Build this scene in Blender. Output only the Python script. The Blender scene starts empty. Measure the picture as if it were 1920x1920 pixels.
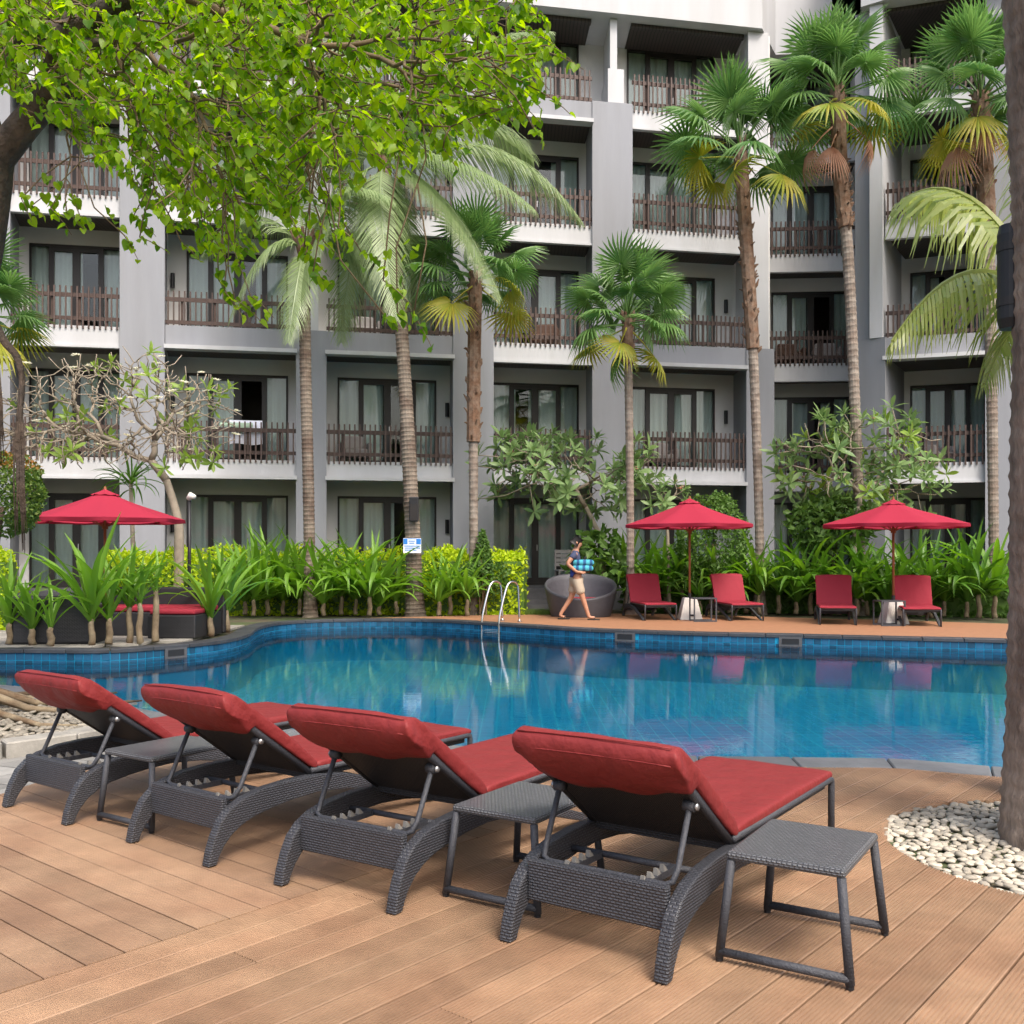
import bpy, bmesh, math, random
from mathutils import Vector, Matrix, noise
R = math.radians
random.seed(11)
scene = bpy.context.scene
COL = scene.collection

# ------------------------------------------------------------------ camera, world, sun, exposure
F, HZ, CH = 1866.0, 1040.0, 1.36          # focal length in photo pixels, horizon row, eye height
cam_d = bpy.data.cameras.new("camera"); cam = bpy.data.objects.new("camera", cam_d); COL.objects.link(cam)
cam.location = (0, 0, CH); cam.rotation_euler = (R(90), 0, 0)
cam_d.sensor_width = 36; cam_d.lens = F / 1920 * 36
cam_d.shift_y = (HZ - 960) / 1920
cam_d.clip_start = 0.05; cam_d.clip_end = 1500
scene.camera = cam

SUN_EL, SUN_AZ = 54.0, 150.0              # azimuth clockwise from +Y (the viewing direction)
w = bpy.data.worlds.new("World"); scene.world = w; w.use_nodes = True
nt = w.node_tree; nt.nodes.clear()
o_ = nt.nodes.new("ShaderNodeOutputWorld"); b_ = nt.nodes.new("ShaderNodeBackground"); s_ = nt.nodes.new("ShaderNodeTexSky")
s_.sky_type = 'NISHITA'; s_.sun_disc = False; s_.sun_elevation = R(SUN_EL); s_.sun_rotation = R(SUN_AZ)
s_.air_density = 1.0; s_.dust_density = 6.0; s_.ozone_density = 0.6; s_.altitude = 0
b_.inputs[1].default_value = 0.15
nt.links.new(s_.outputs[0], b_.inputs[0]); nt.links.new(b_.outputs[0], o_.inputs[0])
sun_d = bpy.data.lights.new("sun", 'SUN'); sun = bpy.data.objects.new("sun", sun_d); COL.objects.link(sun)
sun_d.energy = 0.9; sun_d.angle = R(15); sun_d.color = (1.0, 0.98, 0.95)
sd = Vector((math.sin(R(SUN_AZ)) * math.cos(R(SUN_EL)), math.cos(R(SUN_AZ)) * math.cos(R(SUN_EL)), math.sin(R(SUN_EL))))
sun.rotation_euler = sd.to_track_quat('Z', 'Y').to_euler(); sun.location = sd * 60
vs = scene.view_settings
vs.view_transform = 'Standard'; vs.look = 'None'; vs.exposure = 1.1; vs.gamma = 1.0; vs.use_curve_mapping = False
scene.cycles.max_bounces = 7; scene.cycles.transparent_max_bounces = 16
scene.cycles.caustics_reflective = False; scene.cycles.caustics_refractive = False
scene.cycles.sample_clamp_indirect = 6
try:
    scene.cycles.use_denoising = True; scene.cycles.denoiser = 'OPENIMAGEDENOISE'
except Exception: pass

# ------------------------------------------------------------------ helpers
def P(px, py, Y):                          # photo pixel at depth Y -> world point
    return Vector(((px - 960) / F * Y, Y, CH - (py - HZ) / F * Y))
def GX(px, py, z=0.0):                     # photo pixel on the plane z -> world point
    Y = (CH - z) * F / (py - HZ)
    return Vector(((px - 960) / F * Y, Y, z))
def rnd(a, b): return random.uniform(a, b)
def tag(o, label=None, cat=None, group=None, kind=None):
    if label: o["label"] = label
    if cat: o["category"] = cat
    if group: o["group"] = group
    if kind: o["kind"] = kind
    return o
def thing(name, label, cat, loc=(0, 0, 0), rz=0.0, group=None):
    o = bpy.data.objects.new(name, None); COL.objects.link(o)
    o.location = loc; o.rotation_euler = (0, 0, rz); o.empty_display_size = 0.2
    return tag(o, label, cat, group)
def inst(name, mesh, parent=None, mat=None, world=False, loc=None, rot=None, scale=None):
    o = bpy.data.objects.new(name, mesh); COL.objects.link(o)
    if parent is not None:
        o.parent = parent
        if world: o.matrix_parent_inverse = Matrix.Translation(-Vector(parent.location))
    if loc is not None: o.location = loc
    if rot is not None: o.rotation_euler = rot
    if scale is not None: o.scale = scale if hasattr(scale, '__len__') else (scale,) * 3
    return o
def copy_tree(o, parent=None):
    c = o.copy(); COL.objects.link(c)
    if parent is not None: c.parent = parent; c.matrix_parent_inverse = o.matrix_parent_inverse.copy()
    for ch in list(o.children): copy_tree(ch, c)
    return c
ORD = ['first', 'second', 'third', 'fourth', 'fifth', 'sixth', 'seventh', 'eighth', 'ninth', 'tenth', 'eleventh', 'twelfth', 'thirteenth',
       'fourteenth', 'fifteenth', 'sixteenth', 'seventeenth', 'eighteenth', 'nineteenth', 'twentieth', 'twenty-first', 'twenty-second', 'twenty-third', 'twenty-fourth', 'twenty-fifth', 'twenty-sixth', 'twenty-seventh', 'twenty-eighth']

class MB:
    def __init__(s): s.v = []; s.f = []; s.mi = []; s.cur = 0
    def add(s, vs, fs):
        n = len(s.v); s.v.extend([tuple(p) for p in vs])
        s.f.extend([tuple(i + n for i in f) for f in fs]); s.mi.extend([s.cur] * len(fs))
    def hexa(s, p):                        # p: bottom 4 (ccw), top 4
        s.add(p, [(3, 2, 1, 0), (4, 5, 6, 7), (0, 1, 5, 4), (1, 2, 6, 5), (2, 3, 7, 6), (3, 0, 4, 7)])
    def box(s, x0, x1, y0, y1, z0, z1):
        s.hexa([(x0, y0, z0), (x1, y0, z0), (x1, y1, z0), (x0, y1, z0), (x0, y0, z1), (x1, y0, z1), (x1, y1, z1), (x0, y1, z1)])
    def tube(s, path, rad, n=8, cap=True, twist=0.0):
        path = [Vector(p) for p in path]
        if not hasattr(rad, '__len__'): rad = [rad] * len(path)
        t0 = (path[1] - path[0]).normalized()
        up = Vector((0, 0, 1)) if abs(t0.z) < 0.9 else Vector((1, 0, 0))
        a = t0.cross(up).normalized(); base = len(s.v)
        for i, p in enumerate(path):
            t = (path[min(i + 1, len(path) - 1)] - path[max(i - 1, 0)])
            if t.length < 1e-9: t = t0
            t = t.normalized()
            a = (a - t * a.dot(t))
            a = a.normalized() if a.length > 1e-6 else t.orthogonal().normalized()
            b = t.cross(a)
            for k in range(n):
                an = 2 * math.pi * k / n + twist * i
                s.v.append(tuple(p + (a * math.cos(an) + b * math.sin(an)) * rad[i]))
        m = len(path)
        for i in range(m - 1):
            for k in range(n):
                k2 = (k + 1) % n
                s.f.append((base + i * n + k, base + i * n + k2, base + (i + 1) * n + k2, base + (i + 1) * n + k)); s.mi.append(s.cur)
        if cap:
            s.f.append(tuple(base + k for k in range(n - 1, -1, -1))); s.mi.append(s.cur)
            s.f.append(tuple(base + (m - 1) * n + k for k in range(n))); s.mi.append(s.cur)
    def prism(s, poly, z0, z1):            # poly of (x,y) ccw
        n = len(poly)
        s.add([(x, y, z0) for x, y in poly] + [(x, y, z1) for x, y in poly],
              [tuple(range(n - 1, -1, -1)), tuple(range(n, 2 * n))] + [(i, (i + 1) % n, n + (i + 1) % n, n + i) for i in range(n)])
    def mesh(s, name, mat=None, smooth=False, uv=False):
        me = bpy.data.meshes.new(name); me.from_pydata(s.v, [], s.f)
        mats = mat if isinstance(mat, (list, tuple)) else ([mat] if mat else [])
        for m in mats: me.materials.append(m)
        if len(mats) > 1: me.polygons.foreach_set('material_index', s.mi)
        if smooth: me.polygons.foreach_set('use_smooth', [True] * len(me.polygons))
        if uv:
            me.calc_loop_triangles()
            lay = me.uv_layers.new(name='UVMap').data
            for p in me.polygons:
                n = p.normal; ax = max(range(3), key=lambda i: abs(n[i]))
                i, j = ((1, 2), (0, 2), (0, 1))[ax]
                for li in p.loop_indices:
                    c = me.vertices[me.loops[li].vertex_index].co
                    lay[li].uv = (c[i], c[j])
        me.update()
        return me
    def build(s, name, mat=None, parent=None, smooth=False, world=False, uv=False, **k):
        return inst(name, s.mesh(name, mat, smooth, uv), parent, world=world, **k)

def shade_auto(o, ang=40):
    me = o.data
    me.polygons.foreach_set('use_smooth', [True] * len(me.polygons))
    bm = bmesh.new(); bm.from_mesh(me)
    for e in bm.edges:
        if len(e.link_faces) == 2 and e.calc_face_angle(0) > R(ang): e.smooth = False
    bm.to_mesh(me); bm.free()
def bevel(o, wd, seg=2):
    m = o.modifiers.new('bevel', 'BEVEL'); m.width = wd; m.segments = seg; m.limit_method = 'ANGLE'; m.angle_limit = R(40)
def catmull(pts, n=8, closed=True):
    out = []; m = len(pts)
    rng = range(m) if closed else range(m - 1)
    for i in rng:
        if closed: p0, p1, p2, p3 = pts[(i - 1) % m], pts[i], pts[(i + 1) % m], pts[(i + 2) % m]
        else: p0, p1, p2, p3 = pts[max(i - 1, 0)], pts[i], pts[i + 1], pts[min(i + 2, m - 1)]
        p0, p1, p2, p3 = map(Vector, (p0, p1, p2, p3))
        for k in range(n):
            t = k / n
            out.append(0.5 * ((2 * p1) + (p2 - p0) * t + (2 * p0 - 5 * p1 + 4 * p2 - p3) * t * t + (3 * p1 - p0 - 3 * p2 + p3) * t ** 3))
    if not closed: out.append(Vector(pts[-1]))
    return out
def bez(a, b, c, n):
    a, b, c = Vector(a), Vector(b), Vector(c)
    return [a * (1 - t) ** 2 + b * 2 * t * (1 - t) + c * t * t for t in [i / n for i in range(n + 1)]]

# ------------------------------------------------------------------ materials
def N(nt, t, **k):
    n = nt.nodes.new(t)
    for a, b in k.items(): setattr(n, a, b)
    return n
def base_mat(name):
    m = bpy.data.materials.new(name); m.use_nodes = True; nt = m.node_tree
    return m, nt, nt.nodes["Principled BSDF"]
def M(name, col, rough=0.6, var=0.12, scale=4.0, bump=0.0, bscale=40.0, spec=0.35, objvar=0.0, stretch=(1, 1, 1), metal=0.0, detail=5, islevar=0.0, col2=None, bdist=0.01):
    m, nt, bs = base_mat(name); L = nt.links.new
    tc = N(nt, "ShaderNodeTexCoord"); mp = N(nt, "ShaderNodeMapping"); mp.inputs['Scale'].default_value = stretch
    L(tc.outputs['Object'], mp.inputs['Vector'])
    no = N(nt, "ShaderNodeTexNoise"); no.inputs['Scale'].default_value = scale; no.inputs['Detail'].default_value = detail; no.inputs['Roughness'].default_value = 0.65
    L(mp.outputs[0], no.inputs['Vector'])
    hs = N(nt, "ShaderNodeHueSaturation"); mr = N(nt, "ShaderNodeMapRange")
    mr.inputs[1].default_value = 0.25; mr.inputs[2].default_value = 0.75
    mr.inputs[3].default_value = 1 - var; mr.inputs[4].default_value = 1 + var
    L(no.outputs[0], mr.inputs[0]); val = mr.outputs[0]
    def mul(a, node_out, amt):
        r = N(nt, "ShaderNodeMapRange"); r.inputs[3].default_value = 1 - amt; r.inputs[4].default_value = 1 + amt
        L(node_out, r.inputs[0]); mm = N(nt, "ShaderNodeMath", operation='MULTIPLY'); L(a, mm.inputs[0]); L(r.outputs[0], mm.inputs[1]); return mm.outputs[0]
    if objvar: val = mul(val, N(nt, "ShaderNodeObjectInfo").outputs['Random'], objvar)
    if islevar: val = mul(val, N(nt, "ShaderNodeNewGeometry").outputs['Random Per Island'], islevar)
    L(val, hs.inputs['Value'])
    if col2:
        mx = N(nt, "ShaderNodeMix", data_type='RGBA'); mx.inputs[6].default_value = (*col, 1); mx.inputs[7].default_value = (*col2, 1)
        n2 = N(nt, "ShaderNodeTexNoise"); n2.inputs['Scale'].default_value = scale * 0.45; n2.inputs['Detail'].default_value = 6
        L(mp.outputs[0], n2.inputs['Vector'])
        r2 = N(nt, "ShaderNodeMapRange"); r2.inputs[1].default_value = 0.4; r2.inputs[2].default_value = 0.62; L(n2.outputs[0], r2.inputs[0]); L(r2.outputs[0], mx.inputs[0])
        L(mx.outputs[2], hs.inputs['Color'])
    else: hs.inputs['Color'].default_value = (*col, 1)
    L(hs.outputs[0], bs.inputs['Base Color'])
    bs.inputs['Roughness'].default_value = rough; bs.inputs['Specular IOR Level'].default_value = spec; bs.inputs['Metallic'].default_value = metal
    if bump:
        bn = N(nt, "ShaderNodeTexNoise"); bn.inputs['Scale'].default_value = bscale; bn.inputs['Detail'].default_value = 4
        L(mp.outputs[0], bn.inputs['Vector'])
        bp = N(nt, "ShaderNodeBump"); bp.inputs['Strength'].default_value = bump; bp.inputs['Distance'].default_value = bdist
        L(bn.outputs[0], bp.inputs['Height']); L(bp.outputs[0], bs.inputs['Normal'])
    return m
def leafM(name, c1, c2, trans=0.4, rough=0.45, tcol=None, spec=0.35):
    m, nt, bs = base_mat(name); L = nt.links.new
    g = N(nt, "ShaderNodeNewGeometry"); oi = N(nt, "ShaderNodeObjectInfo")
    ad = N(nt, "ShaderNodeMath", operation='ADD'); L(g.outputs['Random Per Island'], ad.inputs[0]); L(oi.outputs['Random'], ad.inputs[1])
    fr = N(nt, "ShaderNodeMath", operation='PINGPONG'); fr.inputs[1].default_value = 1.0; L(ad.outputs[0], fr.inputs[0])
    mx = N(nt, "ShaderNodeMix", data_type='RGBA'); mx.inputs[6].default_value = (*c1, 1); mx.inputs[7].default_value = (*c2, 1)
    L(fr.outputs[0], mx.inputs[0]); L(mx.outputs[2], bs.inputs['Base Color'])
    bs.inputs['Roughness'].default_value = rough; bs.inputs['Specular IOR Level'].default_value = spec
    tr = N(nt, "ShaderNodeBsdfTranslucent")
    if tcol: tr.inputs[0].default_value = (*tcol, 1)
    else:
        hs = N(nt, "ShaderNodeHueSaturation"); hs.inputs['Value'].default_value = 1.7; hs.inputs['Saturation'].default_value = 1.1
        L(mx.outputs[2], hs.inputs['Color']); L(hs.outputs[0], tr.inputs[0])
    ms = N(nt, "ShaderNodeMixShader"); ms.inputs[0].default_value = trans
    L(bs.outputs[0], ms.inputs[1]); L(tr.outputs[0], ms.inputs[2]); L(ms.outputs[0], nt.nodes['Material Output'].inputs[0])
    return m
def weaveM(name, col, bw=0.030, rh=0.0125, strength=0.8, rough=0.38, dist=0.004, gap=0.42):
    m, nt, bs = base_mat(name); L = nt.links.new
    tc = N(nt, "ShaderNodeTexCoord"); br = N(nt, "ShaderNodeTexBrick")
    br.offset = 0.5; br.inputs['Scale'].default_value = 1.0; br.inputs['Brick Width'].default_value = bw; br.inputs['Row Height'].default_value = rh
    br.inputs['Mortar Size'].default_value = rh * gap; br.inputs['Mortar Smooth'].default_value = 0.9
    br.inputs['Color1'].default_value = (col[0] * 1.2, col[1] * 1.2, col[2] * 1.2, 1); br.inputs['Color2'].default_value = (col[0] * .8, col[1] * .8, col[2] * .8, 1)
    br.inputs['Mortar'].default_value = (col[0] * .5, col[1] * .5, col[2] * .5, 1)
    L(tc.outputs['UV'], br.inputs['Vector']); L(br.outputs[0], bs.inputs['Base Color'])
    bp = N(nt, "ShaderNodeBump"); bp.invert = True; bp.inputs['Strength'].default_value = strength; bp.inputs['Distance'].default_value = dist
    L(br.outputs['Fac'], bp.inputs['Height']); L(bp.outputs[0], bs.inputs['Normal'])
    bs.inputs['Roughness'].default_value = rough; bs.inputs['Specular IOR Level'].default_value = 0.5
    return m

m_soil = M("soil", (0.085, 0.07, 0.045), 0.95, 0.4, 3, 0.6, 30, col2=(0.06, 0.085, 0.03))
m_board = M("deck_board", (0.29, 0.185, 0.113), 0.5, 0.2, 5, 0.0, 220, objvar=0.18, stretch=(1, 1, 1), col2=(0.25, 0.15, 0.09))
m_fardeck = M("far_deck", (0.30, 0.15, 0.08), 0.65, 0.16, 6, 0.1, 60)
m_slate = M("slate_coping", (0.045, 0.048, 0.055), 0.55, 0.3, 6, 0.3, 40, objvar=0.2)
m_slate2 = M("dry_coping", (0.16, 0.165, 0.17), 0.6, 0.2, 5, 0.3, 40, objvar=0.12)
m_stone = M("paving_stone", (0.24, 0.235, 0.22), 0.8, 0.2, 6, 0.35, 40, objvar=0.3)
m_curb = M("curb_stone", (0.27, 0.255, 0.225), 0.85, 0.25, 7, 0.4, 40, objvar=0.15)
m_pebble = M("pebble", (0.34, 0.305, 0.245), 0.6, 0.12, 20, 0.1, 60, objvar=0.35, islevar=0.3)
m_white = M("white_render", (0.52, 0.53, 0.55), 0.75, 0.05, 2.5, 0.08, 60, stretch=(1, 1, .15), col2=(0.475, 0.48, 0.49))
m_white2 = M("balcony_wall", (0.70, 0.695, 0.685), 0.75, 0.05, 1.2, 0.08, 60)
m_grey = M("grey_render", (0.285, 0.295, 0.325), 0.75, 0.07, 2.5, 0.1, 60, stretch=(1, 1, .12), col2=(0.255, 0.262, 0.28))
m_platform = M("dark_stone", (0.075, 0.075, 0.08), 0.7, 0.25, 4, 0.3, 30)
m_rail = M("stained_timber", (0.085, 0.056, 0.047), 0.55, 0.25, 8, 0.2, 50, objvar=0.15)
m_frame = M("dark_frame", (0.022, 0.019, 0.018), 0.4, 0.2, 5)
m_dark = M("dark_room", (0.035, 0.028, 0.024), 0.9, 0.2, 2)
m_sconce = M("black_metal", (0.018, 0.018, 0.02), 0.4, 0.1, 5)
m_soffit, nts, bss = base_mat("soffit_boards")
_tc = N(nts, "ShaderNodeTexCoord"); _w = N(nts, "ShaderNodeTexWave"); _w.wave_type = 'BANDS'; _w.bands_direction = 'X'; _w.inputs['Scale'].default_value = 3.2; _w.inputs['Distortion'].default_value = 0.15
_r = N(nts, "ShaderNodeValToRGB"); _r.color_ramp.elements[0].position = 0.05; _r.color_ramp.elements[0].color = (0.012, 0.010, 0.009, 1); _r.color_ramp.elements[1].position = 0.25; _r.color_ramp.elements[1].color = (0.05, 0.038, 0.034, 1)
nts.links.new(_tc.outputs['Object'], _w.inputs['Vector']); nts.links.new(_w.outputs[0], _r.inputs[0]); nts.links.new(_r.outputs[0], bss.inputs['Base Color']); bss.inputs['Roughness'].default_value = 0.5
m_curtain = leafM("curtain_cloth", (0.74, 0.80, 0.79), (0.80, 0.83, 0.82), 0.2, 0.8, spec=0.1)
def glassM(name, tint, ior=1.5, rough=0.0):
    m, nt, bs = base_mat(name); nt.nodes.remove(bs); L = nt.links.new
    fr = N(nt, "ShaderNodeFresnel"); fr.inputs[0].default_value = ior
    tr = N(nt, "ShaderNodeBsdfTransparent"); tr.inputs[0].default_value = (*tint, 1)
    gl = N(nt, "ShaderNodeBsdfGlossy"); gl.inputs['Roughness'].default_value = rough
    ms = N(nt, "ShaderNodeMixShader"); L(fr.outputs[0], ms.inputs[0]); L(tr.outputs[0], ms.inputs[1]); L(gl.outputs[0], ms.inputs[2]); L(ms.outputs[0], nt.nodes['Material Output'].inputs[0])
    return m, nt, fr, gl
m_glass = glassM("window_glass", (0.90, 0.95, 0.94), 1.5)[0]
m_water, ntw, frw, glw = glassM("pool_water", (0.66, 0.93, 0.97), 1.36, 0.0)
_tc = N(ntw, "ShaderNodeTexCoord"); _mp = N(ntw, "ShaderNodeMapping"); _mp.inputs['Scale'].default_value = (1.0, 1.7, 1.0)
_n1 = N(ntw, "ShaderNodeTexNoise"); _n1.inputs['Scale'].default_value = 7.0; _n1.inputs['Detail'].default_value = 3; _n1.inputs['Roughness'].default_value = 0.55
_n2 = N(ntw, "ShaderNodeTexNoise"); _n2.inputs['Scale'].default_value = 0.9; _n2.inputs['Detail'].default_value = 2
_mm = N(ntw, "ShaderNodeMath", operation='MULTIPLY'); _bp = N(ntw, "ShaderNodeBump"); _bp.inputs['Strength'].default_value = 0.5; _bp.inputs['Distance'].default_value = 0.0036
ntw.links.new(_tc.outputs['Object'], _mp.inputs[0]); ntw.links.new(_mp.outputs[0], _n1.inputs['Vector']); ntw.links.new(_mp.outputs[0], _n2.inputs['Vector'])
ntw.links.new(_n1.outputs[0], _mm.inputs[0]); ntw.links.new(_n2.outputs[0], _mm.inputs[1]); ntw.links.new(_mm.outputs[0], _bp.inputs['Height'])
ntw.links.new(_bp.outputs[0], frw.inputs['Normal']); ntw.links.new(_bp.outputs[0], glw.inputs['Normal'])
m_tile = M("pool_tile", (0.014, 0.08, 0.155), 0.25, 0.15, 3, 0, objvar=0.35, islevar=0.35, spec=0.5)
m_grout = M("pool_grout", (0.05, 0.17, 0.25), 0.6, 0.1, 3)
m_floor, ntf, bsf = base_mat("pool_floor_tile")
_tc = N(ntf, "ShaderNodeTexCoord"); _b = N(ntf, "ShaderNodeTexBrick"); _b.offset = 0; _b.inputs['Scale'].default_value = 1; _b.inputs['Brick Width'].default_value = 0.2; _b.inputs['Row Height'].default_value = 0.2; _b.inputs['Mortar Size'].default_value = 0.008
_b.inputs['Color1'].default_value = (0.003, 0.215, 0.38, 1); _b.inputs['Color2'].default_value = (0.002, 0.17, 0.32, 1); _b.inputs['Mortar'].default_value = (0.02, 0.33, 0.45, 1)
ntf.links.new(_tc.outputs['Object'], _b.inputs['Vector']); ntf.links.new(_b.outputs[0], bsf.inputs['Base Color']); bsf.inputs['Roughness'].default_value = 0.5
m_wall = M("pool_wall_tile", (0.005, 0.26, 0.45), 0.5, 0.12, 4)
m_wick = weaveM("charcoal_wicker", (0.066, 0.069, 0.080), 0.021, 0.0105, 1.0)
m_wick2 = weaveM("wicker_top", (0.15, 0.155, 0.165), 0.017, 0.0125, 1.0, 0.3)
m_wickd = weaveM("dark_panel_weave", (0.030, 0.029, 0.032), 0.02, 0.01, 0.7, 0.55)
m_wickfar = weaveM("black_wicker", (0.022, 0.022, 0.026), 0.05, 0.02, 0.5, 0.5)
m_wicktub = weaveM("grey_wicker", (0.085, 0.086, 0.10), 0.04, 0.02, 0.5, 0.5)
m_tubem = M("wicker_wrapped_tube", (0.05, 0.053, 0.062), 0.45, 0.25, 60, 0.5, 160)
m_bolt = M("steel_bolt", (0.45, 0.45, 0.45), 0.35, 0.1, 5, metal=0.8)
m_ratchet = M("grey_ratchet", (0.22, 0.21, 0.19), 0.5, 0.1, 10)
m_red = M("red_cushion", (0.195, 0.022, 0.022), 0.6, 0.06, 3, 0.6, 10, spec=0.3, bdist=0.03)
m_crim = M("crimson_cushion", (0.27, 0.022, 0.038), 0.72, 0.06, 3, 0.2, 9, spec=0.25, bdist=0.02)
m_umb = leafM("crimson_canvas", (0.33, 0.026, 0.052), (0.33, 0.026, 0.052), 0.12, 0.8, spec=0.15)
m_wood = M("umbrella_pole", (0.25, 0.095, 0.04), 0.5, 0.15, 10)
m_base = M("white_base", (0.66, 0.64, 0.59), 0.7, 0.08, 6, 0.15, 30)
m_steel = M("stainless", (0.62, 0.62, 0.62), 0.22, 0.05, 4, metal=1.0)
m_bark = M("tree_bark", (0.105, 0.075, 0.055), 0.9, 0.45, 9, 0.9, 22, col2=(0.07, 0.055, 0.045), bdist=0.03)
m_nearpalm = M("near_palm_bark", (0.27, 0.21, 0.165), 0.9, 0.5, 16, 1.0, 45, col2=(0.18, 0.135, 0.105), stretch=(1, 1, 0.3), bdist=0.016)
m_cocobark = M("coconut_bark", (0.20, 0.165, 0.13), 0.9, 0.35, 6, 0.8, 30, col2=(0.12, 0.085, 0.065))
m_fanbark = M("fan_palm_bark", (0.19, 0.15, 0.12), 0.9, 0.4, 8, 0.9, 30, col2=(0.25, 0.215, 0.18))
m_fibre = M("fibrous_bark", (0.15, 0.085, 0.052), 0.95, 0.4, 14, 0.9, 50, col2=(0.20, 0.14, 0.10))
m_plum = M("plumeria_bark", (0.27, 0.23, 0.175), 0.85, 0.25, 8, 0.3, 40)
m_twig = M("twig_bark", (0.16, 0.115, 0.065), 0.85, 0.3, 8)
m_stem = M("lily_stem", (0.25, 0.20, 0.13), 0.9, 0.35, 10, 0.6, 40, col2=(0.13, 0.085, 0.05))
m_leafbig = leafM("canopy_leaf", (0.07, 0.185, 0.016), (0.33, 0.47, 0.026), 0.62, 0.4, spec=0.4)
m_fan = leafM("fan_leaf", (0.065, 0.16, 0.045), (0.155, 0.27, 0.08), 0.35, 0.34)
m_fany = leafM("fan_leaf_yellow", (0.20, 0.28, 0.035), (0.38, 0.34, 0.05), 0.35, 0.5)
m_fand = leafM("fan_leaf_dead", (0.36, 0.18, 0.115), (0.44, 0.26, 0.18), 0.25, 0.8)
m_coco = leafM("coconut_leaf", (0.15, 0.22, 0.075), (0.28, 0.36, 0.17), 0.35, 0.35, spec=0.5)
m_cocor = leafM("coconut_leaf_pale", (0.20, 0.27, 0.045), (0.34, 0.38, 0.12), 0.4, 0.35, spec=0.5)
m_lily = leafM("lily_leaf", (0.085, 0.20, 0.020), (0.17, 0.32, 0.040), 0.35, 0.4)
m_lilyd = leafM("lily_leaf_dark", (0.045, 0.125, 0.018), (0.10, 0.22, 0.030), 0.3, 0.4)
m_plumleaf = leafM("plumeria_leaf", (0.10, 0.19, 0.06), (0.21, 0.31, 0.12), 0.3, 0.45)
m_plumleafy = leafM("plumeria_leaf_pale", (0.16, 0.27, 0.04), (0.25, 0.36, 0.07), 0.35, 0.45)
m_lime = leafM("lime_hedge_leaf", (0.26, 0.40, 0.014), (0.48, 0.58, 0.022), 0.4, 0.5)
m_shrub = leafM("shrub_leaf", (0.05, 0.12, 0.025), (0.11, 0.20, 0.04), 0.3, 0.5)
m_redtip = leafM("clipped_leaf", (0.045, 0.12, 0.02), (0.13, 0.19, 0.03), 0.3, 0.5)
m_redtip2 = leafM("clipped_leaf_red", (0.30, 0.09, 0.03), (0.24, 0.16, 0.03), 0.3, 0.5)
m_flw = leafM("white_petal", (0.80, 0.80, 0.74), (0.80, 0.78, 0.62), 0.3, 0.6)
m_flp = leafM("pink_petal", (0.75, 0.36, 0.34), (0.78, 0.52, 0.44), 0.3, 0.6)
m_grass = leafM("grass_blade", (0.08, 0.15, 0.025), (0.13, 0.20, 0.04), 0.3, 0.6)

# ------------------------------------------------------------------ pool, ground, decks
pool_ctrl = [(-7.37, 14.3), (-5.83, 14.3), (-5.1, 15.0), (-4.62, 15.9), (-4.55, 17.1), (-4.78, 18.7), (-4.70, 20.0), (-4.0, 20.8), (-2.95, 21.1), (-1.8, 20.95),
             (-0.65, 20.1), (0.41, 19.15), (1.37, 18.3), (3.17, 17.45), (4.9, 16.9), (6.47, 16.4), (7.87, 15.95), (9.6, 15.2), (11.2, 13.6), (11.8, 11.2), (10.8, 8.6),
             (8.6, 6.8), (6.2, 5.9), (4.5, 5.85), (3.14, 6.36), (2.55, 6.62), (1.87, 6.68), (1.0, 6.75), (-0.32, 7.05), (-1.63, 7.7), (-3.03, 8.55), (-4.2, 9.65), (-5.35, 10.4),
             (-6.6, 10.9), (-8.2, 11.2), (-9.4, 12.0), (-9.3, 13.6)]
pool = catmull([(x, y, 0) for x, y in pool_ctrl], 7)
pool.reverse()                                      # ctrl runs clockwise; make ccw
def offset(poly, d):
    n = len(poly); out = []
    for i in range(n):
        t = (poly[(i + 1) % n] - poly[i - 1]).normalized()
        out.append(poly[i] + Vector((t.y, -t.x, 0)) * d)
    return out
area = sum(pool[i].x * pool[(i + 1) % len(pool)].y - pool[(i + 1) % len(pool)].x * pool[i].y for i in range(len(pool)))
if area < 0: pool.reverse()
cop_out = offset(pool, 0.31)
def inside(poly, x, y):
    c = False; n = len(poly)
    for i in range(n):
        a, b = poly[i], poly[i - 1]
        if (a.y > y) != (b.y > y) and x < (b.x - a.x) * (y - a.y) / (b.y - a.y) + a.x: c = not c
    return c
def fill_with_hole(name, outer, hole, z, mat):
    bm = bmesh.new()
    for loop in (outer, hole):
        vv = [bm.verts.new((p[0], p[1], z)) for p in loop]
        for i in range(len(vv)): bm.edges.new((vv[i], vv[(i + 1) % len(vv)]))
    bmesh.ops.triangle_fill(bm, use_beauty=True, use_dissolve=False, edges=bm.edges[:])
    for f in bm.faces:
        f.normal_update()
        if f.normal.z < 0: f.normal_flip()
    me = bpy.data.meshes.new(name); bm.to_mesh(me); bm.free(); me.materials.append(mat)
    return inst(name, me)
def fill_poly(name, poly, z, mat, parent=None):
    bm = bmesh.new(); vv = [bm.verts.new((p[0], p[1], z)) for p in poly]
    f = bm.faces.new(vv); f.normal_update()
    if f.normal.z < 0: f.normal_flip()
    bmesh.ops.triangulate(bm, faces=bm.faces[:])
    me = bpy.data.meshes.new(name); bm.to_mesh(me); bm.free(); me.materials.append(mat)
    return inst(name, me, parent)
tag(fill_with_hole("ground", [(-600, -600), (600, -600), (600, 600), (-600, 600)], offset(pool, 0.12), -0.055, m_soil), kind="structure")
WZ = -0.20
basin = MB(); n = len(pool)
for i in range(n):
    a, b = pool[i], pool[(i + 1) % n]
    basin.add([(a.x, a.y, -.9), (b.x, b.y, -.9), (b.x, b.y, -0.03), (a.x, a.y, -0.03)], [(0, 1, 2, 3)])
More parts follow.
